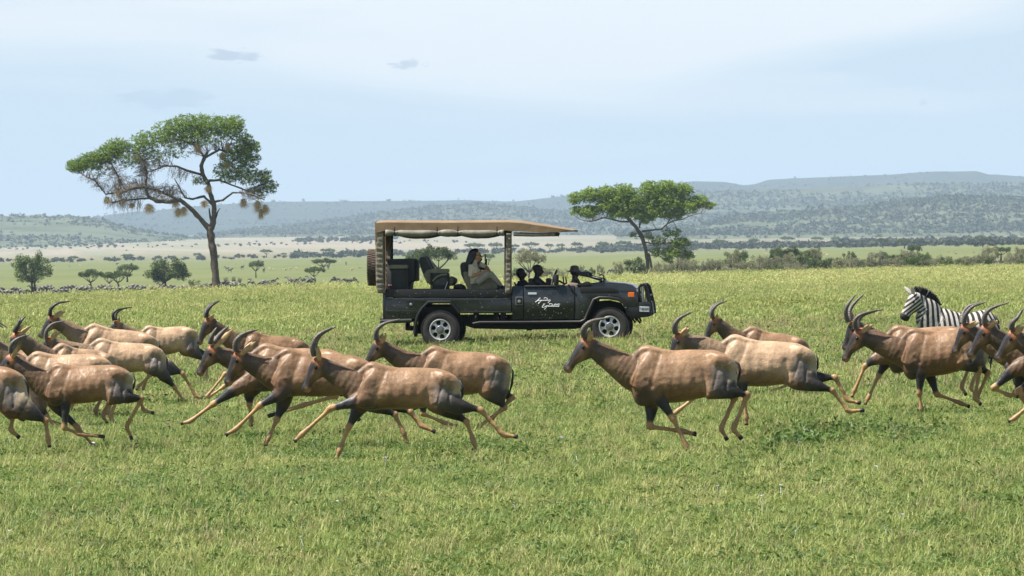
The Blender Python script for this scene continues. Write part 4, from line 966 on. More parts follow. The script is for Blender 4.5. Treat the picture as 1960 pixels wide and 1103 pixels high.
    rel = co-w; a = (rel@e1)/Lb; b = (rel@e2)/(TS*.955); near_ = sst(.4, .8, np.abs(no[:, 1])); sd_ = spec.get('seed', rootpx)
    def groove(p0, p1, wd, dp):
        p0 = np.array(p0); p1 = np.array(p1); q_ = np.stack([a, b], 1); ab = p1-p0; t_ = np.clip(((q_-p0)@ab)/(ab@ab), 0, 1); d_ = np.linalg.norm(q_-(p0+t_[:, None]*ab), axis=1)
        return -dp*np.exp(-(d_/wd)**2)
    dsp = np.array([noise.noise(Vector((c[0]*26+sd_, c[1]*26, c[2]*26))) for c in co])*(.0022 if not zeb else 0)
    nzl = np.array([noise.noise(Vector(c*3.0+Vector((sd_, 0, 0)) if False else Vector((c[0]*3+sd_, c[1], c[2]*3)))) for c in co])
    if not zeb:
        dsp += groove((.135, -.06), (.07, -.50), .024, .008)+groove((.66, -.16), (.735, -.40), .024, .009)+groove((.91, -.10), (.955, -.36), .016, .014)+groove((.83, -.06), (.80, -.34), .016, .009)+groove((-.10, -.16), (-.13, -.46), .02, .012)+groove((.02, -.36), (.10, -.42), .02, .012)+groove((.28, -.07), (.60, -.04), .05, .006)
        dsp += .0028*np.sin(a*47+b*(9+4*math.sin(sd_))+sd_+2*nzl)*sst(.16, .22, a)*sst(.66, .58, a)*sst(-.10, -.2, b)
        dsp += .0016*np.sin(a*95-b*30+nzl*5)*sst(-.12, -.18, a)*sst(-.42, -.3, a)
        dsp += np.array([noise.fractal(Vector((c[0]*5+sd_, c[1]*5, c[2]*5)), 1.0, 2.0, 3) for c in co])*.0085
        dsp *= np.where((b > -.62) & (a > -.5), near_, .25)
        co = co+no*dsp[:, None]*sz; me.vertices.foreach_set('co', co.astype(np.float32).ravel()); me.update()
    # ---- pigment, with shade painted into lower flank, neck and jaw
    best = np.full(n, 9e9); col = np.zeros((n, 3)); phase = np.zeros(n)
    rel = co-w; a = (rel@e1)/Lb; b = (rel@e2)/(TS*.955)
    nz_ = np.array([noise.noise(Vector(c*6.0)) for c in co])*.5+np.array([noise.noise(Vector(c*17.0)) for c in co])*.25
    tone = spec.get('tone', 0.0)
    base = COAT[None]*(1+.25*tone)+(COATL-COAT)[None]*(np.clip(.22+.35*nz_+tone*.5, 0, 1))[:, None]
    # torso
    if tone > .3: base = base*(1-tone*.40)+np.array([[.48, .345, .235]])*tone*.40*(1+.5*nz_[:, None])
    tb = base.copy()
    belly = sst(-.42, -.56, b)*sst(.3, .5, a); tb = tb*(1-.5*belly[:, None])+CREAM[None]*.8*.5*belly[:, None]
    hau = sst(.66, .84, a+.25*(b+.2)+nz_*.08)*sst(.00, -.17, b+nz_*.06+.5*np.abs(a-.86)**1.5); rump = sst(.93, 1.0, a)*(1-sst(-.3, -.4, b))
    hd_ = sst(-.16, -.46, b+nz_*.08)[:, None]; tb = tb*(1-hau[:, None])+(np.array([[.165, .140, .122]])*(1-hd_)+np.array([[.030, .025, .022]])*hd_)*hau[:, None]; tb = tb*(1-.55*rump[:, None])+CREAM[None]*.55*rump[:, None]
    low = sst(-.30, -.48, b+nz_*.06); tb = tb*(1-.72*low[:, None])+np.array([[.145, .070, .033]])*.72*low[:, None]; upl = sst(-.20, -.02, b); tb = tb*(1+.12*upl[:, None]); fade = sst(.16, -.06, a); tb = tb*(1-.22*fade[:, None])  # red-brown lower flank, also painted darker in place of its shade
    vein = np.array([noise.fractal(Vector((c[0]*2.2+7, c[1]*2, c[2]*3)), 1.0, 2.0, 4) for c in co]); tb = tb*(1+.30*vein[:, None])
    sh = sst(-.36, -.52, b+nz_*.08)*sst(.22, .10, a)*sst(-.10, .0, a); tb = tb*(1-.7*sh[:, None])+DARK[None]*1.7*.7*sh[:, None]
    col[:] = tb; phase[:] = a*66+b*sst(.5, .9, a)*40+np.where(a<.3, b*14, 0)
    # torso closeness
    hh = np.interp(a, [r[0] for r in TORSO], [(r[1]-r[2])/2 for r in TORSO]); cc = np.interp(a, [r[0] for r in TORSO], [(r[1]+r[2])/2 for r in TORSO]); ww = np.interp(a, [r[0] for r in TORSO], [r[3] for r in TORSO])
    dt = np.sqrt(((b-cc)/hh)**2+(co[:, 1]/(ww*.955*TS))**2+np.where(a < -.15, ((a+.15)/.08)**2, 0)+np.where(a > 1.04, ((a-1.04)/.05)**2, 0)); best[:] = dt*1.0
    # neck
    d1, t1 = seg_dist(co, b1, Jy); rad = (.195*(1-t1)+.11*t1)*sz; sc1 = d1/rad
    mk = (sc1 < best) & (t1 > .02)
    top = ((co-(b1+t1[:, None]*(Jy-b1)))@q)/rad
    nk_col = base*.58; dkn = sst(.45, .95, t1+.3*nz_)*.35; nk_col = nk_col*(1-dkn[:, None])+GREYD[None]*dkn[:, None]  # browner neck coat, darkened further to paint in the shadow there
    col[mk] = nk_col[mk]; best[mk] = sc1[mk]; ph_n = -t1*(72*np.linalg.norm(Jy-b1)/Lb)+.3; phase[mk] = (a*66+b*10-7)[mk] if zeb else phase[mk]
    # legs
    for (p, r, ra, rb, tg, t0, t1_) in bones:
        d, tt = seg_dist(co, p, r); s_ = d/((ra*(1-tt)+rb*tt)*1.0+1e-6); T_ = t0+(t1_-t0)*tt
        lim_ = .22 if tg == 'F' else .2
        m_ = (s_ < best*1.15) & (T_ > lim_)
        if tg == 'F':
            dark = DARK[None]*1.2+np.zeros((n, 3)); och = OCH*(1-.0)+np.zeros((n, 3)); f = sst(.345, .40, T_+nz_*.09); c = dark*(1-f[:, None])+och*f[:, None]
            f2 = sst(.60, .72, T_); c = c*(1-.35*f2[:, None])+OCHD[None]*.35*f2[:, None]
            blend = sst(lim_, lim_+.05, T_)
        else:
            dark = GREYD[None]*.42+np.zeros((n, 3)); f = sst(.42, .48, T_+nz_*.08); c = dark*(1-f[:, None])+(OCH*.95)[None]*f[:, None]
            blend = sst(lim_, lim_+.07, T_)
            gg = sst(.36, .22, T_)[:, None]; c = c*(1-gg*.6)+np.array([[.10, .083, .072]])*gg*.6
        blend = blend*sst(1.15, .72, s_/np.maximum(best, 1e-6))**.7
        hf_ = sst(.925, .94, T_); c = c*(1-hf_[:, None])+HOOF[None]*hf_[:, None]
        if zeb: c = np.tile(np.array([.44, .40, .36]), (n, 1)); phase[m_] = (T_*75)[m_]
        c = col*(1-blend[:, None])+c*blend[:, None] if not zeb else c
        col[m_] = c[m_]; best[m_] = s_[m_]
    # head
    hr = co-Pm; u = (hr@h)/hsc; v = (hr@q)/sz
    mh = (u > -.06) & (u < .6) & (v > -.09) & (v < .30) & (np.abs(co[:, 1]-side) < .14*sz) & ((v < .19) | (u > .05)) & ((v-.17) < (u+.05)*1.2)
    if zeb: mh &= (v < .05+(u+.02)*1.3) & (v < .27)
    if zeb:
        hc = np.tile(np.array([.44, .41, .37]), (n, 1)); mz = sst(.40, .44, u+nz_*.02); hc = hc*(1-mz[:, None])+np.array([.02, .016, .015])[None]*mz[:, None]
        phase[mh] = (v*120+u*40)[mh]; phase[mh & (u > .42)] = -1.57
    else:
        ck = np.exp(-((u-.20)/.07)**2-((v-.09)/.045)**2); hc = base*(.38+.5*ck[:, None]); 
        blaze = sst(.042, .012, v+nz_*.03)*sst(.03, .09, u); jaw = sst(.10, .13, v+nz_*.03)*.9+.9*np.exp(-((v-.062-.0*u)/.014)**2)*sst(.30, .36, u)*sst(.42, .40, u)
        hc = hc*(1-.45*jaw[:, None])+GREYD[None]*.45*jaw[:, None]  # grey-brown jaw, with the shading under the cheek painted in
        ru = sst(.13, .05, u)*sst(.12, .05, v); hc = hc*(1-ru[:, None])+RUFOUS[None]*ru[:, None]
        hc = hc*(1-blaze[:, None])+DARK[None]*.9*blaze[:, None]
        mz = sst(.37, .41, u)*sst(.0, .03, v); hc = hc*(1-mz[:, None])+OCHD[None]*1.1*mz[:, None]
        nos = np.exp(-((u-.425)/.016)**2-((v-.02)/.018)**2); hc = hc*(1-nos[:, None])+DARK[None]*nos[:, None]
        ey = np.exp(-((u-.11)/.03)**2-((v-.045)/.02)**2)*.8; hc = hc*(1-ey[:, None])+DARK[None]*ey[:, None]
    col[mh] = hc[mh]
    if zeb:
        tz = ~mh; col[tz] = np.array([.46, .43, .39])
    at = me.attributes.new('vcol', 'FLOAT_COLOR', 'POINT'); at.data.foreach_set('color', np.concatenate([np.clip(col, 0, 1), np.ones((n, 1))], 1).astype(np.float32).ravel())
    if zeb: ap = me.attributes.new('phase', 'FLOAT', 'POINT'); ap.data.foreach_set('value', phase.astype(np.float32))
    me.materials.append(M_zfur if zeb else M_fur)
    root = empty('zebra' if zeb else 'topi_antelope', (X, Y, zg), yaw)
    body = obj('body', me, root)
    # ears, horns, eyes, tail
    E = spec.get('E')
    def ear(p0, p1, sgn):
        m_ = MB(); p0 = Vector(p0); p1 = Vector(p1); d = p1-p0; L_ = d.length
        sd = Vector((0, 1, 0)); nrm = d.cross(sd).normalized(); wv = .032*sz
        prof = [(0, .45), (.18, .85), (.45, 1.0), (.72, .72), (.92, .28), (1, .03)]
        Vv = []; k_ = 8
        for tt, ww_ in prof:
            c = p0+d*tt
            for j in range(k_):
                an = 2*math.pi*j/k_; Vv.append(c+nrm*(math.cos(an)*wv*ww_)+sd*(math.sin(an)*wv*ww_*.38+ (abs(math.cos(an))*.25*wv*ww_*sgn)))
        m_.add(Vv, [(i*k_+j, i*k_+(j+1) % k_, (i+1)*k_+(j+1) % k_, (i+1)*k_+j) for i in range(len(prof)-1) for j in range(k_)]+[tuple(range(k_-1, -1, -1))])
        return m_.build('ear', M_ear if not zeb else M_zear, root, smooth=True)
    if E:
        e0, e1_ = M(E[0]), M(E[1])
        if not zeb: sh_ = Pm+q*(.055*sz)+h*(.02*sz)-e0; e0 = e0+sh_; e1_ = e1_+sh_*.8
        for sgn, off in ((-1, -1), (1, 1)):
            aa = e0.copy(); bb = e1_.copy(); aa[1] = side+off*.055*sz; bb[1] = side+off*.115*sz
            if off > 0: bb[0] -= .03*sz; bb[2] += .01
            ear(aa, bb, sgn)
    Hn = spec.get('H')
    if Hn:
        for sgn in (-1, 1):
            pts = [M(p) for p in Hn]; m4 = len(pts); P3 = []
            dx = spec.get('hdx', .02)*sz*(1 if sgn > 0 else 0)
            for i, p in enumerate(pts):
                f = i/(m4-1); y = side+sgn*sz*(.035+.075*math.sin(f*2.3)); P3.append((p[0]+dx*f*1.2*(1)+(dx*.4), y, p[2]+dx*.15*f))
            rad = [(r_*sz, r_*sz) for r_ in np.interp(np.linspace(0, 1, m4), [0, .5, 1], [.036, .027, .007])]
            S = smooth_path(P3, rad, 14); ms = len(S); Vv = []; Ff = []
            fr = np.linspace(0, 1, ms)
            S[:, 3:] *= (1+.13*np.sin(fr*2*np.pi*15)*(fr < .78))[:, None]; S[-1, 3:] = .002
            rs2 = []
            for i in range(ms):
                d = S[min(i+1, ms-1), :3]-S[max(i-1, 0), :3]; d /= np.linalg.norm(d)+1e-9; sd = np.array([0, 1., 0]); sd -= d*sd.dot(d); sd /= np.linalg.norm(sd); nr_ = np.cross(sd, d); th = np.linspace(0, 2*np.pi, 8, endpoint=False)
                rs2.append(S[i, :3]+np.outer(np.cos(th), nr_)*S[i, 3]+np.outer(np.sin(th), sd)*S[i, 4])
            loft(Vv, Ff, rs2); mm = bpy.data.meshes.new('horn'); mm.from_pydata(np.concatenate(Vv).tolist(), [], Ff); mm.materials.append(M_horn_d if spec.get('dh') else M_horn)
            for p in mm.polygons: p.use_smooth = True
            obj('horn', mm, root)
    for sgn in (-1, 1):
        m_ = MB(); c = Pm+h*(.11*hsc)+q*(.042*sz) if not zeb else Pm+h*(.15*hsc)+q*(.04*sz)
        m_.sphere((c[0], side+sgn*(.061 if not zeb else .082)*sz, c[2]), .020*sz, 8, 6); m_.build('eye', M_eye, root, smooth=True)
    if zeb:
        m_ = MB(); rz = random.Random(5)
        tops = [Pm+q*(.0)-h*.02*sz]+[ (b1*(1-f)+Jy*f) for f in (.8, .6, .4, .2, 0)]
        line = [M(p) for p in spec['mane']]
        for i in range(len(line)-1):
            for q_ in range(26):
                f = q_/26; p = line[i]*(1-f)+line[i+1]*f; dv = line[i+1]-line[i]; nn = np.array([dv[2], 0, -dv[0]]); nn /= np.linalg.norm(nn)+1e-9
                if nn[2] < 0: nn = -nn
                hgt = .035*sz*rz.uniform(.5, 1.4); b_ = p-nn*.11*sz
                y0 = rz.uniform(-.018, .018)*sz; m_.tube([(b_[0], y0, b_[2]), (p[0]+nn[0]*hgt*.5, y0, p[2]+nn[2]*hgt*.5), (p[0]+nn[0]*hgt+rz.uniform(-.012, .012), y0*1.4, p[2]+nn[2]*hgt)], [.014*sz, .012*sz, .004*sz], 4)
        m_.build('mane', M_tailh, root)
    tl = spec.get('tail'); m_ = MB()
    if tl: tp = [M(p) for p in tl]
    else: tp = [AB(1.0, -.03), AB(1.07, -.10), AB(1.09, -.25), AB(1.08, -.42)]
    tp = [Vector(p) for p in tp]
    m_.tube([tp[0], tp[0].lerp(tp[-1], .33) if len(tp) < 4 else tp[1], tp[0].lerp(tp[-1], .66) if len(tp) < 4 else tp[2], tp[-1]], [.013*sz, .011*sz, .017*sz, .005*sz], 6); m_.build('tail', M_tailh, root, smooth=True)
    return root, (X, Y, zg)
LEG_TMP = {}
LEG_DEF[('FN', 0)] = [(.12, -.74), (.22, -.86), (.46, -1.12), (.49, -1.22)]
LEG_DEF[('FF', 0)] = [(.11, -.74), (.03, -.86), (.40, -.98), (.52, -1.02)]
LEG_DEF[('HN', 0)] = [(.80, -.42), (1.18, -.36), (1.10, -.76), (1.19, -.86)]
LEG_DEF[('HF', 0)] = [(.83, -.42), (1.07, -.43), (.98, -.76), (1.06, -.88)]
LEG_DEF[('FN', 1)] = [(-.10, -.54), (-.42, -.75), (-.82, -1.12), (-.95, -1.2)]
LEG_DEF[('FF', 1)] = [(-.05, -.54), (-.16, -.92), (-.34, -1.2), (-.42, -1.32)]
LEG_DEF[('HN', 1)] = [(.78, -.44), (1.26, -.40), (1.60, -.62), (1.75, -.62)]
LEG_DEF[('HF', 1)] = [(.8, -.46), (1.12, -.58), (1.24, -.80), (1.29, -.98)]
M_ear = pmat('ear_fur', (.45, .29, .14), .6, var=.3, vscale=25, sheen=.2)
M_zear = pmat('zebra_ear', (.5, .46, .42), .6, var=.2, vscale=25)
c1_ = (0, 560, 3.245); c2_ = (340, 560, 3.245); c3_ = (540, 580, 3.446); c4_ = (1050, 560, 3.341); c5_ = (1260, 560, 3.343); c6_ = (1580, 530, 3.676); cA = (0, 680, 5.515); cB = (180, 580, 5.2545); cC = (340, 640, 4.795); cD = (1600, 640, 6.487); cE = (740, 680, 5.014); cF = (0, 580, 9.19); c8_ = (1780, 560, 4.083); cG = (1700, 540, 7.538); px1 = (0, 0, 1.0)
def cv(o, to, pts):
    """points in crop o -> crop to"""
    return [((o[0]+x/o[2]-to[0])*to[2], (o[1]+y/o[2]-to[1])*to[2]) for x, y in pts]
TOPI = [
 dict(lab='rump and hind legs of a topi cut off by the left edge, lowest there', o=px1, gy=882, W=(-112, 695), T=(46, 722), P=(-215, 668), N=(-255, 730), sz=1.0, HN=cv(cA, px1, [(260, 560), (490, 690), (515, 890), (530, 975)]), HF=cv(cA, px1, [(230, 600), (130, 610), (105, 790), (200, 880)]), pose=1),
 dict(dp=0.85, lab='topi cut by the left edge with head at the frame, foremost of the left group', o=c1_, gy=871, W=(372, 450), T=(808, 500), P=(62, 385), N=(-22, 500), sz=.88, H=[(68, 372), (75, 325), (108, 290), (168, 262)], E=[(120, 400), (152, 325)],
      FN=[(410, 640), (405, 840), (500, 880), (655, 895)], FF=[(330, 690), (480, 845), (590, 970), (628, 1010)], HN=[(690, 640), (885, 655), (790, 830), (822, 915)], HF=[(720, 630), (865, 672), (890, 735), (955, 752)], tail=[(825, 500), (838, 545), (830, 590), (800, 640)]),
 dict(dp=0.85, lab='topi with golden back directly behind the foremost one at the left edge', o=px1, gy=825, W=(75, 676), T=(212, 694), P=(-30, 640), N=(-62, 700), sz=.95, H=[(-28, 636), (-30, 622), (-18, 612), (8, 628)], pose=0, tone=.45),
 dict(dp=0.85, lab='pinkish-backed topi at the far left edge with its head out of view', o=px1, gy=800, W=(4, 664), T=(140, 694), P=(-95, 630), N=(-125, 690), sz=.95, pose=0),
 dict(dp=0.85, lab='topi with two upright black horns and face hidden behind the foremost one', o=px1, gy=806, W=(123, 660), T=(214, 690), P=(32, 637), N=(24, 694), sz=.98, yaw=28, dh=1, H=cv(cF, px1, [(300, 490), (310, 420), (335, 330), (362, 240)]), E=cv(cF, px1, [(400, 540), (585, 365)]), hdx=.10, tone=.5, pose=0),
 dict(dp=0.82, lab='pale topi with full body showing, head seen in front of the topmost left one', o=c1_, gy=784, W=(640, 292), T=(1018, 372), P=(298, 282), N=(262, 400), sz=.92, H=cv(cF, c1_, [(820, 630), (835, 480), (940, 365), (1125, 318)]), E=cv(cF, c1_, [(970, 620), (1128, 465)]), yaw=8, tone=.85,
      HN=cv(cB, c1_, [(620, 640), (800, 850), (900, 1000), (920, 1060)]), HF=cv(cB, c1_, [(700, 620), (890, 712), (1020, 940), (1092, 968)]), FN=[(520, 520), (470, 700), (420, 770), (390, 800)], FF=[(540, 520), (500, 640), (520, 700), (450, 752)]),
 dict(dp=0.85, lab='topi with a big swept-back horn, topmost of the left group', o=c1_, gy=772, W=(600, 202), T=(975, 300), P=(322, 142), N=(246, 276), sz=.90, dh=1, H=[(315, 140), (322, 98), (362, 66), (434, 55)], E=[(350, 160), (420, 115)], yaw=10, tone=.7, nk=.02,
      HN=cv(cB, c1_, [(560, 560), (560, 720), (440, 840), (420, 880)]), HF=cv(cB, c1_, [(560, 560), (560, 700), (500, 860), (494, 885)])),
 dict(dp=0.93, lab='topi looking away, only its paired black horns and ears above the backs on the left', o=cB, gy=742, W=(565, 238), T=(1015, 292), P=(232, 178), N=(150, 300), sz=.86, dh=1, yaw=18, H=[(208, 168), (195, 112), (232, 68), (312, 50)], E=[(285, 205), (282, 142)], hdx=.12, tone=1.0,
      HN=[(950, 480), (1085, 575), (1130, 780), (1165, 850)], HF=[(960, 480), (1160, 520), (1135, 760), (1150, 840)]),
 dict(dp=0.85, lab='dark-faced topi highest in the second group, its horn overlapping the weaver tree foot', o=c2_, gy=772, W=(470, 243), T=(808, 335), P=(188, 158), N=(126, 318), sz=.88, dh=1, yaw=16, H=[(180, 150), (188, 108), (215, 75), (258, 52)], E=[(205, 165), (222, 128)], tone=-.1, nk=-.02,
      FN=cv(cC, c2_, [(520, 330), (430, 360), (270, 560), (215, 605)]), FF=cv(cC, c2_, [(540, 400), (440, 480), (300, 575), (222, 605)])),
 dict(dp=0.9, lab='topi with its far-reaching foreleg stretched lowest left in the second group', o=c2_, gy=845, W=(561, 328), T=(1058, 414), P=(206, 328), N=(132, 474), sz=.98, H=[(205, 312), (212, 280), (228, 245), (246, 216)], E=[(240, 330), (365, 203)], hdx=.085,
      FN=cv(cC, c2_, [(560, 490), (330, 640), (120, 795), (28, 820)]), FF=cv(cC, c2_, [(665, 530), (655, 650), (672, 790), (672, 850)]), HN=[(930, 560), (990, 640), (780, 700), (560, 768)], HF=[(940, 580), (1050, 640), (1090, 740), (1130, 800)], tone=.1),
 dict(dp=0.86, lab='topi with long tan ear and thick curved horn in the middle of the second group', o=c2_, gy=866, W=(700, 357), T=(1222, 462), P=(365, 368), N=(292, 565), sz=.99, H=[(362, 360), (364, 305), (402, 262), (482, 232)], E=[(400, 375), (498, 292)],
      FN=[(640, 625), (515, 700), (360, 850), (298, 885)], FF=[(655, 680), (612, 795), (560, 910), (540, 958)], HN=cv(c3_, c2_, [(560, 640), (745, 735), (805, 860), (832, 938)]), HF=cv(c3_, c2_, [(600, 640), (845, 720), (925, 815), (1012, 855)]), tone=-.1),
 dict(dp=0.82, lab='foremost topi in the centre, both forelegs reaching forward in full stride', o=c3_, gy=886, W=(610, 404), T=(1165, 505), P=(222, 362), N=(132, 578), sz=.96, H=[(213, 345), (203, 285), (240, 212), (336, 158)], E=[(292, 385), (272, 282)],
      FN=[(520, 640), (320, 695), (130, 868), (80, 915)], FF=[(510, 690), (435, 825), (378, 975), (350, 1042)], HN=[(1020, 640), (1310, 705), (1460, 868), (1556, 884)], HF=[(1040, 670), (1215, 785), (1262, 910), (1286, 1015)], tone=.05, tail=[(1170, 510), (1195, 560), (1190, 600), (1182, 640)]),
 dict(lab='topi right behind the foremost centre one, its curved horn against the rear of the car', o=c3_, gy=832, W=(1018, 295), T=(1500, 400), P=(632, 244), N=(528, 425), sz=.95, H=[(620, 240), (622, 180), (668, 137), (770, 108)], E=[(690, 245), (714, 186)], yaw=5,
      FN=cv(cE, c3_, [(350, 420), (345, 560), (560, 650), (690, 682)]), FF=cv(cE, c3_, [(300, 440), (215, 540), (345, 695), (470, 742)]), HN=cv(cE, c3_, [(960, 330), (1130, 500), (860, 700), (920, 765)]), HF=cv(cE, c3_, [(1030, 330), (1215, 408), (1010, 620), (1000, 735)]), tone=.05, nk=-.02),
 dict(lab='large topi right of centre with head held forward and near foreleg striking back', o=c4_, gy=877, W=(640, 352), T=(1188, 436), P=(236, 285), N=(92, 500), sz=.98, H=[(230, 282), (222, 235), (268, 186), (375, 162)], E=[(288, 305), (304, 236)],
      FN=[(685, 640), (795, 805), (885, 990), (898, 1045)], FF=[(660, 700), (648, 860), (860, 890), (950, 910)], HN=[(1030, 610), (1270, 650), (1182, 870), (1235, 938)], HF=[(1040, 610), (1195, 672), (1108, 870), (1146, 950)], tone=.12, tail=[(1190, 440), (1218, 460), (1225, 500), (1215, 560)]),
 dict(lab='pale-backed topi just behind the large one right of centre, hind legs kicked out', o=c5_, gy=838, W=(505, 282), T=(1000, 392), P=(120, 262), N=(55, 470), sz=.95, H=[(108, 258), (102, 212), (132, 165), (206, 126)], E=[(172, 268), (225, 213)],
      FN=[(530, 540), (548, 690), (562, 800), (562, 850)], FF=[(470, 590), (260, 655), (120, 765), (80, 795)], HN=[(890, 560), (1110, 625), (1215, 758), (1318, 752)], HF=[(900, 550), (1135, 545), (1215, 690), (1302, 712)], tone=.8, nk=.03, tail=[(1010, 400), (1022, 430), (1020, 480), (1000, 520)]),
 dict(dp=0.9, lab='farthest topi right of centre, its reddish back over the pale-backed one', o=c5_, gy=766, W=(610, 226), T=(955, 335), P=(345, 158), N=(290, 292), sz=.86, yaw=12, H=[(340, 158), (334, 115), (365, 76), (420, 57)], E=[(368, 185), (368, 143)], tone=.15, pose=0, nk=-.02,
      FN=[(640, 460), (560, 560), (520, 640), (500, 660)], FF=[(650, 480), (850, 590), (740, 630), (698, 668)]),
 dict(lab='dark topi of the right group showing its whole side, ringed horns swept back', o=c6_, gy=798, W=(630, 372), T=(1140, 425), P=(226, 368), N=(112, 590), sz=.98, H=[(214, 362), (206, 308), (248, 265), (362, 232)], E=[(272, 370), (354, 314)], hdx=.06,
      FN=[(665, 640), (658, 820), (672, 930), (682, 978)], FF=[(720, 650), (790, 830), (950, 888), (1022, 918)], HN=cv(cD, c6_, [(1560, 330), (1770, 450), (1720, 790), (1800, 880)]), HF=cv(cD, c6_, [(1600, 330), (1900, 480), (1760, 800), (1815, 885)]), tone=-.05),
 dict(lab='topi almost hidden behind the dark right one, two horns rising straight up', o=c6_, gy=788, W=(520, 352), T=(1010, 400), P=(182, 318), N=(124, 500), sz=.94, H=[(155, 315), (140, 238), (165, 180), (208, 125)], E=[(235, 300), (228, 230)], hdx=.085,
      FN=cv(cD, c6_, [(500, 300), (355, 395), (225, 700), (195, 785)]), FF=cv(cD, c6_, [(640, 340), (535, 520), (410, 790), (362, 880)]), tone=.1),
 dict(lab='leftmost head of the three topi heads crowded at the right edge', o=c8_, gy=800, W=(700, 290), T=(1290, 350), P=(262, 248), N=(172, 478), sz=.95, H=[(262, 242), (275, 175), (330, 110), (432, 75)], E=[(305, 262), (398, 222)], hdx=-.03, pose=0),
 dict(lab='middle head of the three topi heads at the right edge, horn sweeping up right', o=c8_, gy=813, W=(835, 330), T=(1420, 400), P=(425, 250), N=(288, 508), sz=.97, H=[(422, 242), (430, 170), (480, 122), (604, 80)], E=[(490, 232), (558, 178)], FN=[(660, 600), (490, 748), (610, 800), (690, 815)], FF=[(720, 620), (700, 800), (780, 900), (820, 950)], tone=-.15),
 dict(lab='rightmost topi head cut off by the right edge of the picture', o=c8_, gy=826, W=(1060, 330), T=(1650, 400), P=(638, 295), N=(506, 520), sz=.97, H=[(634, 280), (640, 235), (678, 195), (714, 132)], E=[(735, 290), (790, 230)], FN=[(900, 660), (800, 850), (660, 980), (605, 1008)], FF=[(880, 640), (690, 780), (800, 830), (900, 850)], tone=.1),
 dict(lab='topi mostly hidden at the right edge, only its muzzle below the other heads', o=c8_, gy=806, W=(1080, 420), T=(1600, 480), P=(720, 395), N=(588, 582), sz=.92, H=[(718, 390), (722, 340), (750, 300), (800, 270)], pose=0),
]
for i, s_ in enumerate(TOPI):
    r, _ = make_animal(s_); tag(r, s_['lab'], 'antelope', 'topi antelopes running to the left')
ZEB = dict(o=cG, gy=706, W=(770, 378), T=(1560, 470), P=(345, 160), N=(150, 520), sz=1.12, yaw=14, vox=.8, E=[(345, 175), (278, 70)], mane=[(355, 110), (450, 100), (560, 140), (660, 210), (735, 340)], nk=.035, trueN=True)
r, _ = make_animal(ZEB, 'zebra'); tag(r, 'striped zebra with an upright mane standing behind the topi group at the right', 'zebra')
# ---- the distant herd: small standing animals, one mesh shared by alike ones
def far_animal(kind, pose, seed):
    V = []; Fc = []; z = kind == 'zebra'; rg = random.Random(seed)
    def tb(P, R, n=8, k=3): tube3(V, Fc, P, R, n, k)
    tb([(-.55, 0, .98), (-.40, 0, 1.0), (0, 0, .98), (.42, 0, 1.02), (.62, 0, .98)], [(.12, .1), (.27, .20), (.28, .24), (.27, .22), (.13, .11)], 10)
    if pose == 'graze': nk = [(-.48, 0, 1.05), (-.80, 0, .75), (-.98, 0, .42)]; hd = [(-.96, 0, .5), (-1.05, 0, .30), (-1.08, 0, .08)]
    else: nk = [(-.42, 0, 1.08), (-.68, 0, 1.34), (-.82, 0, 1.52)]; hd = [(-.78, 0, 1.56), (-.98, 0, 1.44), (-1.2, 0, 1.26)]
    tb(nk, [(.2, .13), (.15, .09), (.11, .075)]); tb(hd, [(.11, .08), (.10, .07), (.05, .045)])
    for x, fz in ((-.38, .9), (.5, .9)):
        for y in (-.11, .11):
            dx = rg.uniform(-.14, .14); tb([(x, y, fz), (x+dx*.4+(.05 if x > 0 else 0), y, .5), (x+dx, y, .04)], [(.1, .07), (.045, .04), (.035, .035)], 6, 2)
    tb([(.6, 0, 1.1), (.72, 0, .85), (.70, 0, .55)], [(.03, .03), (.025, .025), (.04, .04)], 5, 2)
    if kind == 'wild': tb([(-.7, 0, 1.3), (-.72, 0, 1.1), (-.74, 0, .95)], [(.05, .03), (.08, .03), (.02, .02)], 5, 2)
    me = bpy.data.meshes.new('body'); me.from_pydata(np.concatenate(V).tolist(), [], Fc); me.update()
    for p in me.polygons: p.use_smooth = True
    co = np.array([v.co for v in me.vertices]); n = len(co)
    c = np.tile({'zebra': [.17, .155, .135], 'wild': [.05, .045, .042], 'gazelle': [.5, .38, .24]}[kind], (n, 1))
    at = me.attributes.new('vcol', 'FLOAT_COLOR', 'POINT'); at.data.foreach_set('color', np.concatenate([c, np.ones((n, 1))], 1).astype(np.float32).ravel())
    ap = me.attributes.new('phase', 'FLOAT', 'POINT'); ap.data.foreach_set('value', (co[:, 0]*8+co[:, 2]*9).astype(np.float32))
    me.materials.append(M_zfur if z else M_fur); return me
HERD = [far_animal('zebra', 'graze', 1), far_animal('zebra', 'up', 2), far_animal('zebra', 'graze', 3), far_animal('wild', 'up', 4), far_animal('gazelle', 'up', 5)]
rh = random.Random(12)
LINE = [(-60, 566), (0, 566), (60, 565), (200, 561), (300, 558), (420, 552), (500, 549), (580, 547), (680, 544), (980, 535), (1060, 532), (1200, 525), (1320, 521), (1500, 517), (1700, 515), (1960, 511)]
def herd_y(px): return float(np.interp(px, [a for a, b in LINE], [b for a, b in LINE]))
HZ = 'zebras of the distant herd line'
def herd_add(px, k, h_px, flip, name, cat, label, group, dy=0, size=None):
    Y = h_px and (1.55*F/h_px) or 900; X = (px-CX)/F*Y
    zg = gz(X, Y); r = bpy.data.objects.new(name, HERD[k]); link(r); r.location = (X, Y, zg+dy)
    r.rotation_euler = (0, 0, (math.pi if flip else 0)+rh.uniform(-.6, .6)); s = rh.uniform(.84, 1.10)*(size or 1); r.scale = (s, s, s*rh.uniform(.95, 1.05))
    tag(r, label, cat, group)
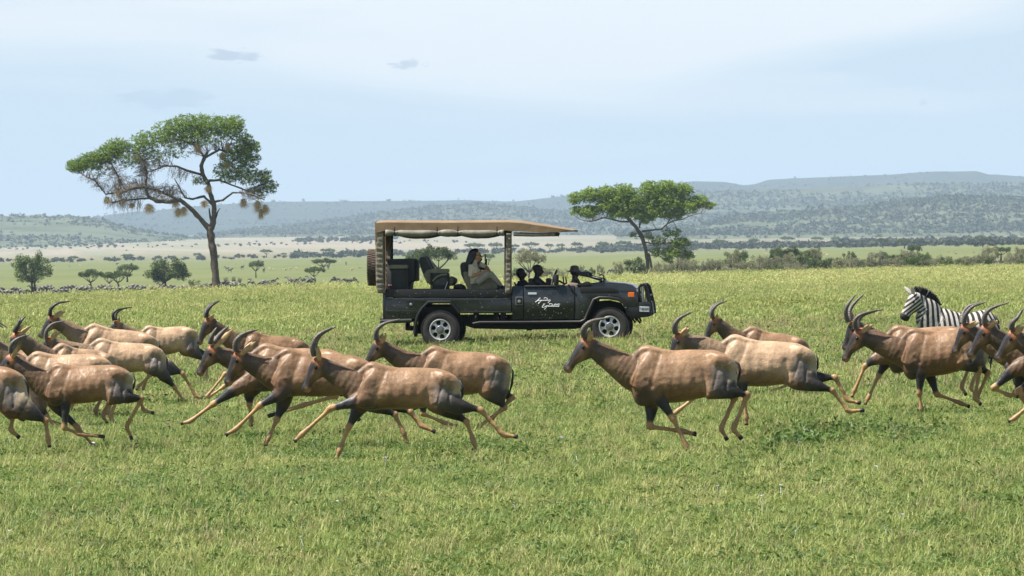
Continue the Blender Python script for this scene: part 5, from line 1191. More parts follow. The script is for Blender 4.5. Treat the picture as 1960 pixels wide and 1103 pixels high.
CL = [(-40, 56, 7.6, 'at the left edge, left of the first acacia'), (64, 112, 7.2, 'below and right of the left edge acacia'), (112, 160, 7.2, 'left of the four small acacias'), (160, 206, 7.4, 'below the four small acacias'), (212, 236, 7, 'in the short cluster right of the four small acacias'), (248, 280, 6.2, 'in the tight cluster left of the dense round tree'), (292, 318, 9, 'left of the dense round tree trunk'),
      (328, 392, 8.5, 'between the dense round tree and the weaver tree trunk'), (394, 404, 9, 'touching the weaver tree trunk on its left'), (421, 446, 8, 'just right of the weaver tree trunk'), (451, 462, 11, 'alone after the cluster by the weaver trunk'), (480, 492, 12, 'alone under the single small acacia'), (498, 532, 8, 'in the cluster right of the single small acacia'), (558, 600, 8, 'right of the dark wildebeest'), (640, 684, 9, 'close to the spare wheel')]
for a_, b_, st_z, wh in CL:
    xs_ = []; x = a_
    while x < b_: xs_.append(x); x += st_z*rh.uniform(.6, 1.4)
    for i_, px in enumerate(xs_):
        k_ = rh.choice([0, 0, 2, 0, 2, 2, 1]); fl = rh.random() < .6
        how = ('grazing' if k_ != 1 else 'head-up')
        if len(xs_) <= 6: lb_ = ['first', 'second', 'third', 'fourth', 'fifth', 'sixth'][i_]+' far zebra from the left '+wh if len(xs_) > 1 else 'far zebra '+wh
        else: lb_ = how+' far zebra '+wh
        herd_add(px, k_, rh.uniform(16.3, 18.6), fl, 'zebra', 'zebra', lb_, HZ+' '+wh)
herd_add(552, 3, 17.5, True, 'wildebeest', 'wildebeest', 'dark far wildebeest, blackest animal in the herd line left of the car', None)
for px, lab in ((996, 'far zebra just behind the dark passenger'), (1003, 'far zebra left of the driver'), (1040, 'far zebra right of the driver cap'), (1052, 'far zebra before the black bottle-shaped mirror'), (1120, 'far zebra behind the folded windscreen tip'), (1172, 'far zebra above the bonnet')):
    herd_add(px, rh.choice([0, 2]), 17, rh.random() < .5, 'zebra', 'zebra', lab, 'zebras behind the car')
for px, lab in ((1348, 'dark grazing far zebra, first right of the bright green tree'), (1428, 'far zebra lying low between thicket bushes, second from the bright green tree'), (1486, 'far grazing zebra below the dark umbrella tree'), (1515, 'far zebra below the wide rounded tree on its left'), (1550, 'far zebra below the wide rounded tree on its right'), (1580, 'brownish far zebra right of the wide rounded tree'),
                (1605, 'first of three close far zebras right of the rounded tree'), (1616, 'second of three close far zebras right of the rounded tree'), (1632, 'third of three close far zebras right of the rounded tree'), (1678, 'far zebra left of the white-rumped pair'), (1698, 'far zebra with a white rump in the right thicket'), (1727, 'pale far zebra left of the large lone one'), (1740, 'far zebra touching the large lone one on its left'),
                (1893, 'far zebra, first of four near the right edge'), (1906, 'far zebra, second of four near the right edge'), (1916, 'far zebra, third of four near the right edge'), (1938, 'far zebra, last of four near the right edge')):
    herd_add(px, rh.choice([0, 2, 1]), 17.5, rh.random() < .3, 'zebra', 'zebra', lab, 'far zebras in front of the right thicket')
# the nearer lone zebra on the rise
Xz, Yz = place(1755, 519, 200, 700); zz = bpy.data.objects.new('zebra', HERD[1]); link(zz); zz.location = (Xz, Yz, gz(Xz, Yz)-.25); zz.rotation_euler = (0, 0, math.pi-.75)
sc_z = 17.5*Yz/F/1.55; zz.scale = (sc_z, sc_z, sc_z); tag(zz, 'lone zebra on the rise, larger than those before the right thicket', 'zebra')
# specks: gazelles and wildebeest out on the plain
for i in range(70):
    px = rh.uniform(10, 700) if rh.random() < .7 else rh.uniform(1300, 1950)
    a = 501 if px < 700 else 480; yy = rh.uniform(a, a+22) if px < 700 else rh.uniform(a, a+12)
    X, Y = place(px, yy, 1500, 4000); k = 3 if rh.random() < .2 else 4
    r = bpy.data.objects.new('wildebeest' if k == 3 else 'gazelle', HERD[k]); link(r); r.location = (X, Y, gz(X, Y)); r.rotation_euler = (0, 0, rh.random()*6.28)
    s = (.95 if k == 3 else .62); r.scale = (s, s, s)
    where = 'on the left part of the plain' if px < 700 else 'on the right part of the plain'
    tag(r, ('dark speck of a grazing wildebeest far out ' if k == 3 else 'pale speck of a gazelle far out ')+where, 'wildebeest' if k == 3 else 'gazelle', ('wildebeest ' if k == 3 else 'gazelles ')+where)
# ================================================================ safari car
M_paint = pmat('car_paint', (.018, .022, .023), .26, spec=.5, coat=.35, var=.25, vscale=3)
M_black = pmat('black_trim', (.010, .010, .011), .5, spec=.4)
M_under = pmat('underbody', (.008, .008, .008), .85)
M_rub = pmat('tyre_rubber', (.030, .027, .025), .85, var=.4, vscale=12)
M_mud = pmat('tyre_dusty', (.085, .062, .045), .9, var=.5, vscale=14)
M_alloy = pmat('wheel_silver', (.62, .62, .60), .35, metal=.55, var=.15, vscale=9)
M_canvas = pmat('roof_canvas', (.235, .16, .092), .85, var=.2, vscale=2.5, bump=.7, bscale=3)
M_canvd = pmat('post_canvas', (.17, .15, .11), .9, var=.35, vscale=9, bump=.8, bscale=12)
M_roll = pmat('rolled_blind', (.17, .16, .125), .6, var=.3, vscale=6, bump=.5, bscale=8)
M_seatk = pmat('khaki_cover', (.20, .18, .12), .85, var=.2, vscale=8, bump=.4, bscale=10)
M_seatd = pmat('dark_seat', (.028, .029, .030), .75, var=.3, vscale=8)
M_orange = pmat('orange_lens', (.75, .16, .02), .25, coat=.5)
M_white = pmat('white_letters', (.78, .78, .78), .5)
M_plate = pmat('plate_white', (.55, .58, .60), .5)
M_red = pmat('sticker_red', (.55, .06, .06), .5)
M_chrome = pmat('steel', (.45, .45, .45), .3, metal=.9)
M_glass = pmat('headlamp_glass', (.5, .52, .55), .1, coat=1.0)
M_dash = pmat('tan_dash', (.30, .23, .16), .7)
M_lilac = pmat('chrome_badge', (.5, .5, .6), .3, metal=.5)
CS = 92.0
CXW, CYW = (1000-CX)/CS, F/CS
CZG = gz(CXW, CYW)
CZP = py_of(CXW, CYW, CZG)
CAR = empty('safari_car', (CXW, CYW, CZG), math.radians(-4))
tag(CAR, 'open dark green safari car with tan canvas roof and spare wheel at its rear', 'car')
def V2(px, py): return ((px-1000)/CS, (CZP-py)/CS)
def poly(pts): return [V2(*p) for p in pts]
def slab(name, pts, y0, y1, mat, bevel=.012, parent=None):
    m = MB(); m.prism(poly(pts), y0, y1); return m.build(name, mat, parent or CAR, smooth='auto', bevel=bevel)
def pipe(name, pts, y, r, mat, parent=None, k=10):
    m = MB()
    P3 = [((px-1000)/CS, (p[2] if len(p) > 2 else y), (CZP-p[1])/CS) for p in pts for px in (p[0],)]
    m.tube(P3, r, k); return m.build(name, mat, parent or CAR, smooth='auto')
def side_section(name, x0, x1, sec, thick, mat, far=False, parent=None, bevel=.006):
    """sheet with a pressed profile: sec = [(y, py)] extruded from px x0 to x1"""
    m = MB(); n = len(sec); xa, xb = (x0-1000)/CS, (x1-1000)/CS
    f = (lambda y: 1.74-y) if far else (lambda y: y); th = -thick if far else thick
    pts = []
    for x in (xa, xb):
        for y, py in sec: pts.append((x, f(y), (CZP-py)/CS))
        for y, py in reversed(sec): pts.append((x, f(y)+th, (CZP-py)/CS))
    N_ = 2*n; Fs = [tuple(range(N_)), tuple(range(2*N_-1, N_-1, -1))]+[(i, i+N_, (i+1) % N_+N_, (i+1) % N_) for i in range(N_)]
    m.add(pts, Fs); return m.build(name, mat, parent or CAR, smooth='auto', bevel=bevel)
# --- load bed
def with_arch(x0, x1, top, bot_l, bot_r, arch): return [(x0, top), (x1, top), (x1, bot_r)]+arch+[(x0, bot_l)]
rear_arch = [(878, 600), (862, 580), (818, 580), (801, 599), (794, 611)]
for far in (False, True):
    y0, y1 = (.015, .09) if not far else (1.65, 1.725)
    slab('bed_side', with_arch(736.5, 978.5, 571, 611, 600, rear_arch), y0, y1, M_paint, .010)
    slab('bed_rail', [(736, 554.5), (979, 554.5), (979, 570), (736, 570)], y0+(.012 if not far else 0), y1+.03-(.012 if far else 0), M_black, .012)
pipe('body_line', [(738, 596), (799, 596)], .008, .010, M_paint); pipe('body_line', [(881, 596.5), (978, 597.5)], .008, .010, M_paint); pipe('body_line', [(738, 573.5), (978, 573.5)], .008, .011, M_paint)
slab('bed_floor', [(738, 590), (978, 590), (978, 599), (738, 599)], .10, 1.64, M_under, 0)
slab('tail_gate', [(731, 562), (736, 562), (736, 612), (731, 612)], .05, 1.69, M_paint, .006)
pipe('fender_flare', [(793, 640), (794, 622), (799, 604), (806, 592), (819, 578.5), (861, 578.5), (868, 586), (878, 599)], -.01, .032, M_black)
slab('wheel_well', [(800, 600), (820, 583), (860, 583), (878, 600), (886, 632), (868, 640), (862, 602), (820, 600), (808, 640), (793, 640)], .30, .34, M_under, 0)
m = MB(); m.box(*[(a-1000)/CS for a in (780, 791)], -.004, .012, *[(CZP-a)/CS for a in (588, 574.5)]); lt = m.build('latch_recess', M_black, CAR, bevel=.004)
m = MB(); m.lathe([(0, 0), (.03, 0), (.03, -.015), (.015, -.022), (0, -.022)], ((785.8-1000)/CS, -.004, (CZP-583)/CS), 12); m.build('latch', M_chrome, lt)
# chassis
for y in (.42, 1.25):
    slab('chassis_rail', [(742, 606), (900, 604), (1190, 604), (1195, 622), (1100, 630), (1010, 632), (905, 630), (860, 616), (742, 618)], y, y+.07, M_under, 0)
for px in (905, 944, 957, 1010, 1040, 1090): 
    slab('outrigger', [(px, 600), (px+9, 600), (px+9, 614), (px, 614)], .08, .44, M_under, 0)
for px, py, w in ((1004, 634, 9), (770, 633, 6), (1085, 631, 14)): slab('gearbox_part', [(px, py-14), (px+w, py-14), (px+w, py), (px, py)], .6, 1.0, M_under, .01)
slab('fuel_tank', [(888, 608), (930, 608), (930, 628), (896, 628)], .45, 1.2, M_under, .02)
pipe('side_step', [(905, 620), (918, 617.5), (1010, 617), (1112, 616), (1119, 613)], -.03, .030, M_black)
pipe('rear_bumper', [(727, 616, .0), (760, 615, -.01), (787, 614, .0)], 0, .045, M_black); pipe('rear_bumper_bar', [(731, 616, .02), (731, 616, 1.7)], 0, .05, M_black)
pipe('tow_hitch', [(719, 612.5, .8), (736, 613, .8)], 0, .02, M_black)
slab('mud_flap', [(790, 612), (796, 612), (796, 645), (791, 645)], .05, .30, M_rub, .004)
slab('rear_axle', [(772, 626), (800, 626), (803, 634), (774, 634)], .3, 1.4, M_under, .01)
# --- cab
sec_door = [(.045, 546.5), (.010, 557.5), (.004, 559.5), (-.022, 570.5), (-.022, 593), (.0, 598), (.035, 612)]
sec_cab = [(.047, 548), (.012, 557.5), (.006, 559.5), (-.020, 570.5), (-.020, 593), (.002, 598), (.037, 612)]
for far in (False, True):
    side_section('cab_corner', 980.5, 1001.2, sec_cab, .06, M_paint, far)
    d = side_section('door', 1002.6, 1099.5, sec_door, .06, M_paint, far)
    if not far:
        m = MB(); m.box(.29, .118+.0, 0, 0, 0, 0) if False else None
        m = MB(); m.box((1011-1000)/CS, (1027.5-1000)/CS, -.030, -.006, (CZP-564.2)/CS, (CZP-560.2)/CS); m.build('handle', M_plate, d, bevel=.006)
        m = MB(); m.box((1009.5-1000)/CS, (1029-1000)/CS, -.008, .004, (CZP-566)/CS, (CZP-564.6)/CS); m.build('handle_recess', M_black, d)
        # flowing white script on the door
        def strokes(L_, name):
            m = MB()
            for s_ in L_:
                pts = [Vector(((1000+x/19.6-1000)/CS, -.0255 if (560+y/19.6) > 570.5 else -.0225, (CZP-(560+y/19.6))/CS)) for x, y in s_]
                C = [(p.x, p.y, p.z) for p in pts]
                S = smooth_path(C, [(.0052, .0052)]*len(C), 4) if len(C) > 2 else np.array([[*c, .0052, .0052] for c in C])
                m.tube([tuple(q[:3]) for q in S], .0062, 5)
            return m.build(name, M_white, d)
        strokes([[(675, 200), (610, 260), (545, 320), (495, 365), (510, 345), (585, 310), (605, 290), (610, 315), (640, 300), (655, 280), (640, 305), (668, 310), (695, 285), (680, 315), (715, 300), (660, 360), (590, 425)],
                 [(700, 305), (735, 290), (728, 308), (755, 300), (765, 285), (765, 308), (790, 290), (795, 308), (818, 300), (845, 300), (835, 285), (870, 292), (900, 290), (875, 315), (900, 300), (945, 260), (935, 225), (890, 198), (840, 200), (815, 212), (830, 225)],
                 [(905, 285), (960, 305), (975, 275), (980, 300), (1010, 280), (1035, 290), (1040, 268), (1030, 300), (1065, 295), (1010, 340), (960, 385)]], 'lettering')
        strokes([[(855, 435), (800, 435), (790, 450), (820, 470), (775, 495), (745, 530), (755, 560), (800, 555), (850, 530), (880, 510), (905, 510)],
                 [(865, 540), (905, 500), (930, 515), (940, 500), (880, 580), (825, 635)], [(935, 520), (965, 495), (985, 505), (965, 525), (1000, 520), (1020, 500), (1015, 525), (1050, 520), (1080, 495)],
                 [(1075, 525), (1060, 505), (1100, 500), (1140, 470), (1120, 440), (1060, 418), (1010, 432), (1030, 450)], [(1080, 525), (1115, 500), (1105, 525), (1140, 510)], [(1245, 425), (1190, 480), (1150, 540), (1180, 520)],
                 [(1190, 525), (1220, 500), (1210, 528), (1240, 510), (1250, 525), (1270, 505), (1275, 528), (1300, 510), (1300, 528), (1325, 508), (1335, 525), (1365, 500), (1380, 490), (1375, 515), (1350, 535)], [(1250, 455), (1320, 445), (1415, 438)]], 'lettering')
        for px in (1012, 1036, 1060): 
            m = MB(); m.tube([((px-1000)/CS, .028, (CZP-549)/CS), ((px+6-1000)/CS, .014, (CZP-556)/CS)], .006, 5); m.build('strap_clip', M_black, d)
    else: pass
slab('door_frame_gap', [(980, 548), (1100, 548), (1100, 611), (980, 611)], .09, .12, M_under, 0)
pipe('door_rail', [(1004, 548.5), (1062, 548)], .02, .018, M_black)
m = MB(); m.box(-.145, .012, -.034, -.018, (CZP-584)/CS, (CZP-568)/CS); fr = m.build('fuel_recess', M_plate, CAR, bevel=.006)
fr.data.materials.clear(); fr.data.materials.append(pmat('grey_plastic', (.12, .12, .125), .5))
m = MB(); m.box(-.125, -.01, -.040, -.033, (CZP-582)/CS, (CZP-570)/CS); m.build('recess_plate', M_black, fr, bevel=.004)
m = MB(); m.lathe([(0, 0), (.035, 0), (.032, -.02), (0, -.024)], (-.065, -.04, (CZP-577)/CS), 14); m.build('cap', M_chrome, fr)
slab('cab_floor', [(980, 598), (1104, 598), (1104, 606), (980, 606)], .12, 1.62, M_under, 0)
slab('bulkhead', [(979.5, 549), (984, 549), (984, 600), (979.5, 600)], .08, 1.66, M_black, .004)
slab('dashboard', [(1080, 546), (1090, 541), (1106, 543), (1108, 575), (1084, 575)], .10, 1.64, M_dash, .02)
# --- fenders, bonnet
fend = [(1100.8, 549), (1112, 551), (1150, 556), (1190, 560), (1219, 562), (1221.5, 572), (1221.5, 588), (1197, 588), (1190, 577.5), (1167, 572.5), (1138, 573.5), (1129, 590), (1120, 612), (1100.8, 612)]
for far in (False, True):
    y0, y1 = (-.012, .26) if not far else (1.48, 1.752)
    slab('fender', fend, y0, y1, M_paint, .022)
    pipe('fender_flare', [(1113, 615.5), (1120, 612), (1128, 594), (1137, 573.5), (1148, 569.5), (1167, 570), (1184, 573), (1194, 579), (1198, 588)], -.03 if not far else 1.77, .034, M_black)
slab('wheel_well', [(1122, 612), (1131, 592), (1140, 577), (1166, 575), (1188, 580), (1196, 592), (1199, 614)], .27, .30, M_under, 0)
slab('air_duct', [(1110, 550.5), (1116, 549), (1172, 549.5), (1180, 553), (1184.5, 558.5), (1178, 561.5), (1112, 561.5)], -.035, .06, M_black, .012)
bon = [(1104, 549), (1120, 543.5), (1145, 540.3), (1165, 540), (1195, 542.5), (1209, 545.5), (1217, 551), (1220, 560), (1220, 566), (1104, 566)]
slab('bonnet', bon, .16, 1.58, M_paint, .035)
slab('front_grille', [(1217, 558), (1223.5, 559), (1223.5, 584), (1217, 584)], .14, 1.60, M_black, .01)
for y in (.34, 1.40):
    m = MB(); m.lathe([(0, .03), (.085, .02), (.10, 0), (.10, -.03)], ((1224-1000)/CS, y, (CZP-568)/CS), 18, 'x'); m.build('headlight', M_glass, CAR, smooth=True)
m = MB(); m.box((1202.5-1000)/CS, (1214.5-1000)/CS, -.030, .05, (CZP-568.6)/CS, (CZP-559.5)/CS); m.build('indicator', M_orange, CAR, bevel=.010)
m = MB(); m.box((1202.5-1000)/CS, (1214.5-1000)/CS, 1.70, 1.77, (CZP-568.6)/CS, (CZP-559.5)/CS); m.build('indicator', M_orange, CAR, bevel=.010)
slab('front_bumper', [(1196, 589), (1222, 586), (1222, 578), (1244, 580), (1247.5, 600), (1243, 606), (1210, 610), (1200, 603)], -.01, 1.75, M_black, .02)
for y in (.16, 1.58):
    pipe('bull_bar', [(1226, 586), (1223.5, 566), (1223, 550), (1226.5, 545.5), (1232, 545), (1236.5, 549), (1241.5, 566), (1246, 586), (1247.5, 602)], y, .030, M_black)
    pipe('bull_bar_brace', [(1229.5, 548), (1230, 578)], y, .018, M_chrome); pipe('bull_bar_brace', [(1233, 549), (1240, 578)], y, .018, M_black)
for px, py in ((1230, 545), (1241, 566), (1224, 560)): pipe('bull_bar_cross', [(px, py, .16), (px, py, 1.58)], 0, .026, M_black)
# number plate on the bumper corner
pl = slab('number_plate', [(1224.5, 586), (1243, 587), (1243, 596.8), (1224.5, 596.3)], -.022, -.012, M_plate, 0)
def text_obj(name, s, size, loc, mat, parent, ext=.002):
    cu = bpy.data.curves.new(name, 'FONT'); cu.body = s; cu.size = size; cu.extrude = ext; cu.align_x = 'CENTER'; cu.align_y = 'CENTER'
    t_ = bpy.data.objects.new(name, cu); link(t_); dg = bpy.context.evaluated_depsgraph_get(); me = bpy.data.meshes.new_from_object(t_.evaluated_get(dg)); bpy.data.objects.remove(t_)
    me.materials.clear(); me.materials.append(mat); o = obj(name, me, parent); o.location = loc; o.rotation_euler = (math.radians(90), 0, 0); return o
cxp, czp = V2(1233.7, 591.4); t_ = text_obj('lettering', 'T 205 DXC', .062, (cxp, -.025, czp), M_black, pl); t_.scale = (.62, 1.15, 1)
for a, b in ((1207, 603), (1216, 604)): pipe('recovery_hook', [(a, b), (a+3, b+8), (a+8, b+15), (a+10, b+10), (a+6, b+4)], .3, .022, M_under)
pipe('front_axle', [(1166, 625, .3), (1166, 625, 1.45)], 0, .05, M_under); pipe('rear_axle_tube', [(842, 632, .3), (842, 632, 1.45)], 0, .05, M_under)
pipe('steering_rod', [(1190, 606, .3), (1204, 612, .5), (1204, 612, 1.3)], 0, .02, M_under)
# --- wheels
def wheel(px, py, y, R, facing=-1, axis='y', name='wheel', dusty=False):
    w = empty(name, ((px-1000)/CS, y, (CZP-py)/CS)); w.parent = CAR
    if axis == 'x': w.rotation_euler = (0, 0, math.radians(90))
    W_ = .125
    ty = MB(); ty.lathe([(.212, -W_*.92), (.25, -W_*1.04), (R*.86, -W_*1.05), (R*.955, -W_*.92), (R*.965, 0), (R*.955, W_*.92), (R*.86, W_*1.05), (.25, W_*1.04), (.212, W_*.92)], (0, 0, 0), 56, caps=False)
    mt = M_mud if dusty else M_rub
    t_ = ty.build('tyre', mt, w, smooth='auto')
    lg = MB()
    for i in range(44):
        a = 2*math.pi*i/44
        for s_, off in ((-1, 0), (0, .5), (1, 0.0)):
            aa = a+off*2*math.pi/44; Mx = Matrix.Rotation(-aa, 4, 'Y')
            y0, y1 = {-1: (-W_*1.06, -W_*.42), 0: (-W_*.34, W_*.34), 1: (W_*.42, W_*1.06)}[s_]
            lg.box(R*.94, R*1.0, y0, y1, -.016, .018, Mx)
    lg.build('tread', mt, t_)
    f = facing
    rm = MB(); rm.lathe([(.214, f*W_*.96), (.222, f*W_*1.02), (.214, f*W_*1.05), (.198, f*W_*1.0), (.190, f*W_*.72), (.186, f*W_*.45)], (0, 0, 0), 48, caps=False); r_ = rm.build('rim', M_alloy, w, smooth='auto')
    ds = MB(); n = 6
    for i in range(n):
        a = 2*math.pi*i/n+.26; Mx = Matrix.Rotation(-a, 4, 'Y'); yo = f*W_*.62
        P = [(.07, yo+f*.035, -.048), (.115, yo+f*.022, -.026), (.150, yo+f*.012, -.030), (.192, yo, -.064), (.192, yo, .064), (.150, yo+f*.012, .030), (.115, yo+f*.022, .026), (.07, yo+f*.035, .048)]
        P = [tuple(Mx @ Vector(p)) for p in P]; Q = [(p[0], p[1]-f*.02, p[2]) for p in P]
        ds.add(P+Q, [tuple(range(8)), tuple(range(15, 7, -1))]+[(k, k+8, (k+1) % 8+8, (k+1) % 8) for k in range(8)])
    ds.build('spokes', M_alloy, r_, bevel=.003)
    hb = MB(); hb.lathe([(.085, f*W_*.55), (.088, f*(W_*.62+.03)), (.075, f*(W_*.62+.042)), (.050, f*(W_*.62+.040)), (.045, f*(W_*.62+.075)), (0, f*(W_*.62+.078))], (0, 0, 0), 24); hb.build('hub', pmat('hub_grey', (.16, .16, .155), .45, metal=.4) if 'hub_grey' not in bpy.data.materials else bpy.data.materials['hub_grey'], w, smooth='auto')
    bk = MB(); bk.lathe([(0, f*W_*.2), (.19, f*W_*.2), (.19, f*W_*.1), (0, f*W_*.1)], (0, 0, 0), 24); bk.build('brake_drum', M_under, w)
    return w
wheel(842, 631.5, .10, .405); wheel(1167, 625, .10, .405); wheel(842, 631.5, 1.64, .405, 1); wheel(1167, 625, 1.64, .405, 1)
sw = wheel(708.5, 513, .86, .385, 1, 'x', 'spare_wheel', True); sw['label'] = 'dusty spare wheel upright behind the canvas'
pipe('spare_carrier', [(718, 530, .86), (732, 560, .86), (734, 590, .86)], 0, .03, M_black)
# --- canvas roof
def roof():
    xs_ = [718.5, 740, 800, 860, 920, 975, 1000, 1030, 1060, 1085, 1097]
    top = [424.5, 423.2, 424, 424, 423.5, 423, 424.8, 428.8, 433, 437, 439.6]
    bot = [446, 441, 441, 441, 441, 441.5, 443.5, 445, 445, 443.5, 441.6]
    m = MB(); ny = 9; V = []; 
    for x, t_, b_ in zip(xs_, top, bot):
        xx = (x-1000)/CS; zt, zb = (CZP-t_)/CS, (CZP-b_)/CS
        ring_ = [(xx, -.06, zb), (xx, -.065, zt-.03)]
        for j in range(ny):
            f = j/(ny-1); ring_.append((xx, -.05+f*1.84, zt-.012+.035*math.sin(math.pi*f)*min(1, (1097-x)/120+.1)))
        ring_ += [(xx, 1.805, zt-.03), (xx, 1.80, zb), (xx, 1.77, zb), (xx, 1.76, zt-.05)]
        for j in range(ny-1, -1, -1):
            f = j/(ny-1); ring_.append((xx, -.02+f*1.78, zt-.045))
        ring_.append((xx, -.03, zb)); V += ring_
    n = len(ring_); Fs = [(i*n+j, i*n+(j+1) % n, (i+1)*n+(j+1) % n, (i+1)*n+j) for i in range(len(xs_)-1) for j in range(n)]
    m.add(V, Fs); m.F += [tuple(range(n-1, -1, -1)), tuple((len(xs_)-1)*n+j for j in range(n))]
    return m.build('canvas_roof', M_canvas, CAR, smooth='auto')
RF = roof()
def blind(y, straps, sgn):
    m = MB(); pts = []; rr3 = []
    for i in range(60):
        px = 737+(965-737)*i/59
        nearest = min(abs(px-s_) for s_ in straps); bul = min(1, nearest/12)
        seg_ = max([s_ for s_ in [735]+straps if s_ <= px], default=735); nxt = min([s_ for s_ in straps+[968] if s_ > px], default=968); mid_ = (px-seg_)/(nxt-seg_)*(1-(px-seg_)/(nxt-seg_))*4
        pts.append(((px-1000)/CS, y, (CZP-(445.2+(1.8*mid_ if nxt-seg_ > 50 else .5)))/CS)); rr3.append(.040+.024*bul+.010*mid_)
    m.tube(pts, rr3, 12); o = m.build('rolled_blind', M_roll, CAR, smooth=True)
    for s_ in straps:
        t_ = MB(); t_.tube([((s_-1000)/CS, y-sgn*.072, (CZP-434.5)/CS), ((s_-1000)/CS, y-sgn*.080, (CZP-444)/CS), ((s_-.5-1000)/CS, y-sgn*.05, (CZP-451)/CS)], .010, 5); t_.build('strap', M_black, o)
def sag(y0, y1):
    st = [737, 755, 837, 877, 952, 966]; top = []; bot = []
    for a_, b_ in zip(st[:-1], st[1:]):
        for q_ in range(8):
            f = q_/8; px = a_+(b_-a_)*f; top.append((px, 446)); bot.append((px, 450.2+4*math.sin(math.pi*f)*min(7.5, (b_-a_)/11)/4))
    top.append((966, 446)); bot.append((966, 450)); slab('blind_fold', top+bot[::-1], y0, y1, M_black, 0)
sag(-.030, .035); sag(1.72, 1.78)
blind(-.035, [755, 837, 877, 952], 1); blind(1.77, [755, 837, 877, 952], -1)
pipe('front_blind', [(983, 448.5, -.01), (1020, 449.5, -.01), (1058, 448.8, -.01), (1061, 450, -.01)], 0, .042, M_canvd)
pipe('front_blind', [(983, 448.5, 1.75), (1020, 449.5, 1.75), (1058, 448.8, 1.75), (1061, 450, 1.75)], 0, .042, M_canvd)
pipe('front_bow', [(1052, 447, -.0), (1052, 447, 1.75)], 0, .03, M_black)
for px in (722, 837, 900, 971): pipe('roof_bow', [(px, 441, .02), (px, 441, 1.72)], 0, .02, M_black)
def flap(name, pts_l, pts_r, y0, y1, seed):
    """creased hanging canvas between a left and a right edge (px)"""
    rg = random.Random(seed); m = MB(); n = 40; k = 6; V = []
    for i in range(n):
        f = i/(n-1); py = pts_l[0][1]*(1-f)+pts_l[-1][1]*f
        xl = np.interp(py, [p[1] for p in pts_l], [p[0] for p in pts_l]); xr = np.interp(py, [p[1] for p in pts_r], [p[0] for p in pts_r])
        cr = .012*math.sin(i*1.9+rg.random())+.006*rg.uniform(-1, 1)
        for j in range(k):
            g = j/(k-1); V.append(((xl+(xr-xl)*g-1000)/CS, y0-cr*math.sin(math.pi*g*1.0)-.012*rg.random(), (CZP-py)/CS))
        for j in range(k-1, -1, -1):
            g = j/(k-1); V.append(((xl+(xr-xl)*g-1000)/CS, y1, (CZP-py)/CS))
    q = 2*k; m.add(V, [(i*q+j, (i+1)*q+j, (i+1)*q+(j+1) % q, i*q+(j+1) % q) for i in range(n-1) for j in range(q)]+[tuple(range(q)), tuple((n-1)*q+j for j in range(q-1, -1, -1))])
    return m.build(name, M_canvd, CAR, smooth=True)
flap('rear_flap', [(718, 445), (718, 500), (719, 550), (723, 562)], [(733.5, 445), (734, 540), (737, 562)], -.04, .06, 1)
flap('rear_flap', [(718, 445), (718, 500), (719, 550), (723, 562)], [(733.5, 445), (734, 540), (737, 562)], 1.68, 1.78, 3)
flap('post_cover', [(968.5, 447), (968, 540), (967, 562)], [(978.5, 447), (978, 540), (977, 562)], -.045, .05, 2)
m = MB(); m.box(-.43, .0, 0, 0, 0, 0)
slab('rear_curtain', [(717, 424.5), (720, 424.5), (720.5, 447), (717.5, 470), (716.8, 450)], -.05, 1.79, M_canvas, 0)
for px, y in ((735.5, .03), (735.5, 1.70), (966.8, .03), (966.8, 1.70), (838, 1.72)):
    if px != 838: pipe('roof_post', [(px, 443), (px, 556)], y, .020, M_black)
pipe('seam', [(736.6, 447), (736.9, 480), (737, 556)], -.035, .008, M_canvas); pipe('seam', [(979, 447), (979, 560)], -.035, .008, M_canvas)
# --- seats
def seat(name, back, base, arm, y0, y1, mback, label=None, marm=None):
    s = empty(name, (0, 0, 0)); s.parent = CAR
    if label: s['label'] = label
    slab('backrest', back, y0, y1, mback, .035, s)
    if base: slab('cushion', base, y0, y1, M_seatk, .03, s)
    if arm: slab('armrest', arm, y0-.08, y0-.005, marm or M_seatk, .02, s)
    return s
z3 = lambda L_: [(700+x/7, 460+y/7) for x, y in L_]
slab('rear_locker', z3([(255, 270), (300, 255), (600, 250), (632, 275), (634, 555), (560, 560), (545, 668), (258, 668)]), .38, 1.50, M_seatd, .03)
slab('locker_top_pad', z3([(290, 350), (310, 332), (545, 332), (550, 352), (548, 382), (292, 385)]), .13, .34, M_seatk, .02)
slab('locker_front', z3([(262, 385), (540, 388), (545, 668), (258, 668)]), .16, .36, M_seatd, .02)
pipe('locker_post', [(777, 516), (778, 555)], .12, .02, M_black)
st_ = slab('sticker', z3([(285, 590), (335, 590), (335, 615), (285, 615)]), .150, .158, M_red, 0); slab('sticker_band', z3([(285, 600), (335, 600), (335, 606), (285, 606)]), .146, .150, M_white, 0, st_)
seat('passenger_seat', z3([(690, 300), (688, 250), (715, 222), (748, 220), (772, 240), (812, 310), (855, 395), (860, 520), (845, 575), (800, 585), (760, 500), (720, 400)]), z3([(800, 520), (1080, 490), (1150, 520), (1155, 570), (1110, 620), (820, 600)]), z3([(850, 395), (870, 384), (1090, 384), (1102, 396), (1102, 432), (1080, 442), (855, 440)]), .36, .82, M_seatd)
seat('passenger_seat', z3([(690, 300), (688, 250), (715, 222), (748, 220), (772, 240), (812, 310), (855, 395), (860, 520), (845, 575), (800, 585), (760, 500), (720, 400)]), z3([(800, 520), (1080, 490), (1150, 520), (1155, 570), (1110, 620), (820, 600)]), None, 1.02, 1.48, M_seatd)
slab('seat_cover_fold', z3([(745, 470), (800, 400), (850, 392), (858, 520), (845, 572), (800, 575)]), .33, .36, M_seatk, .012)
slab('seat_panel', z3([(870, 442), (1098, 440), (1098, 668), (872, 668)]), .22, .34, M_seatd, .02)
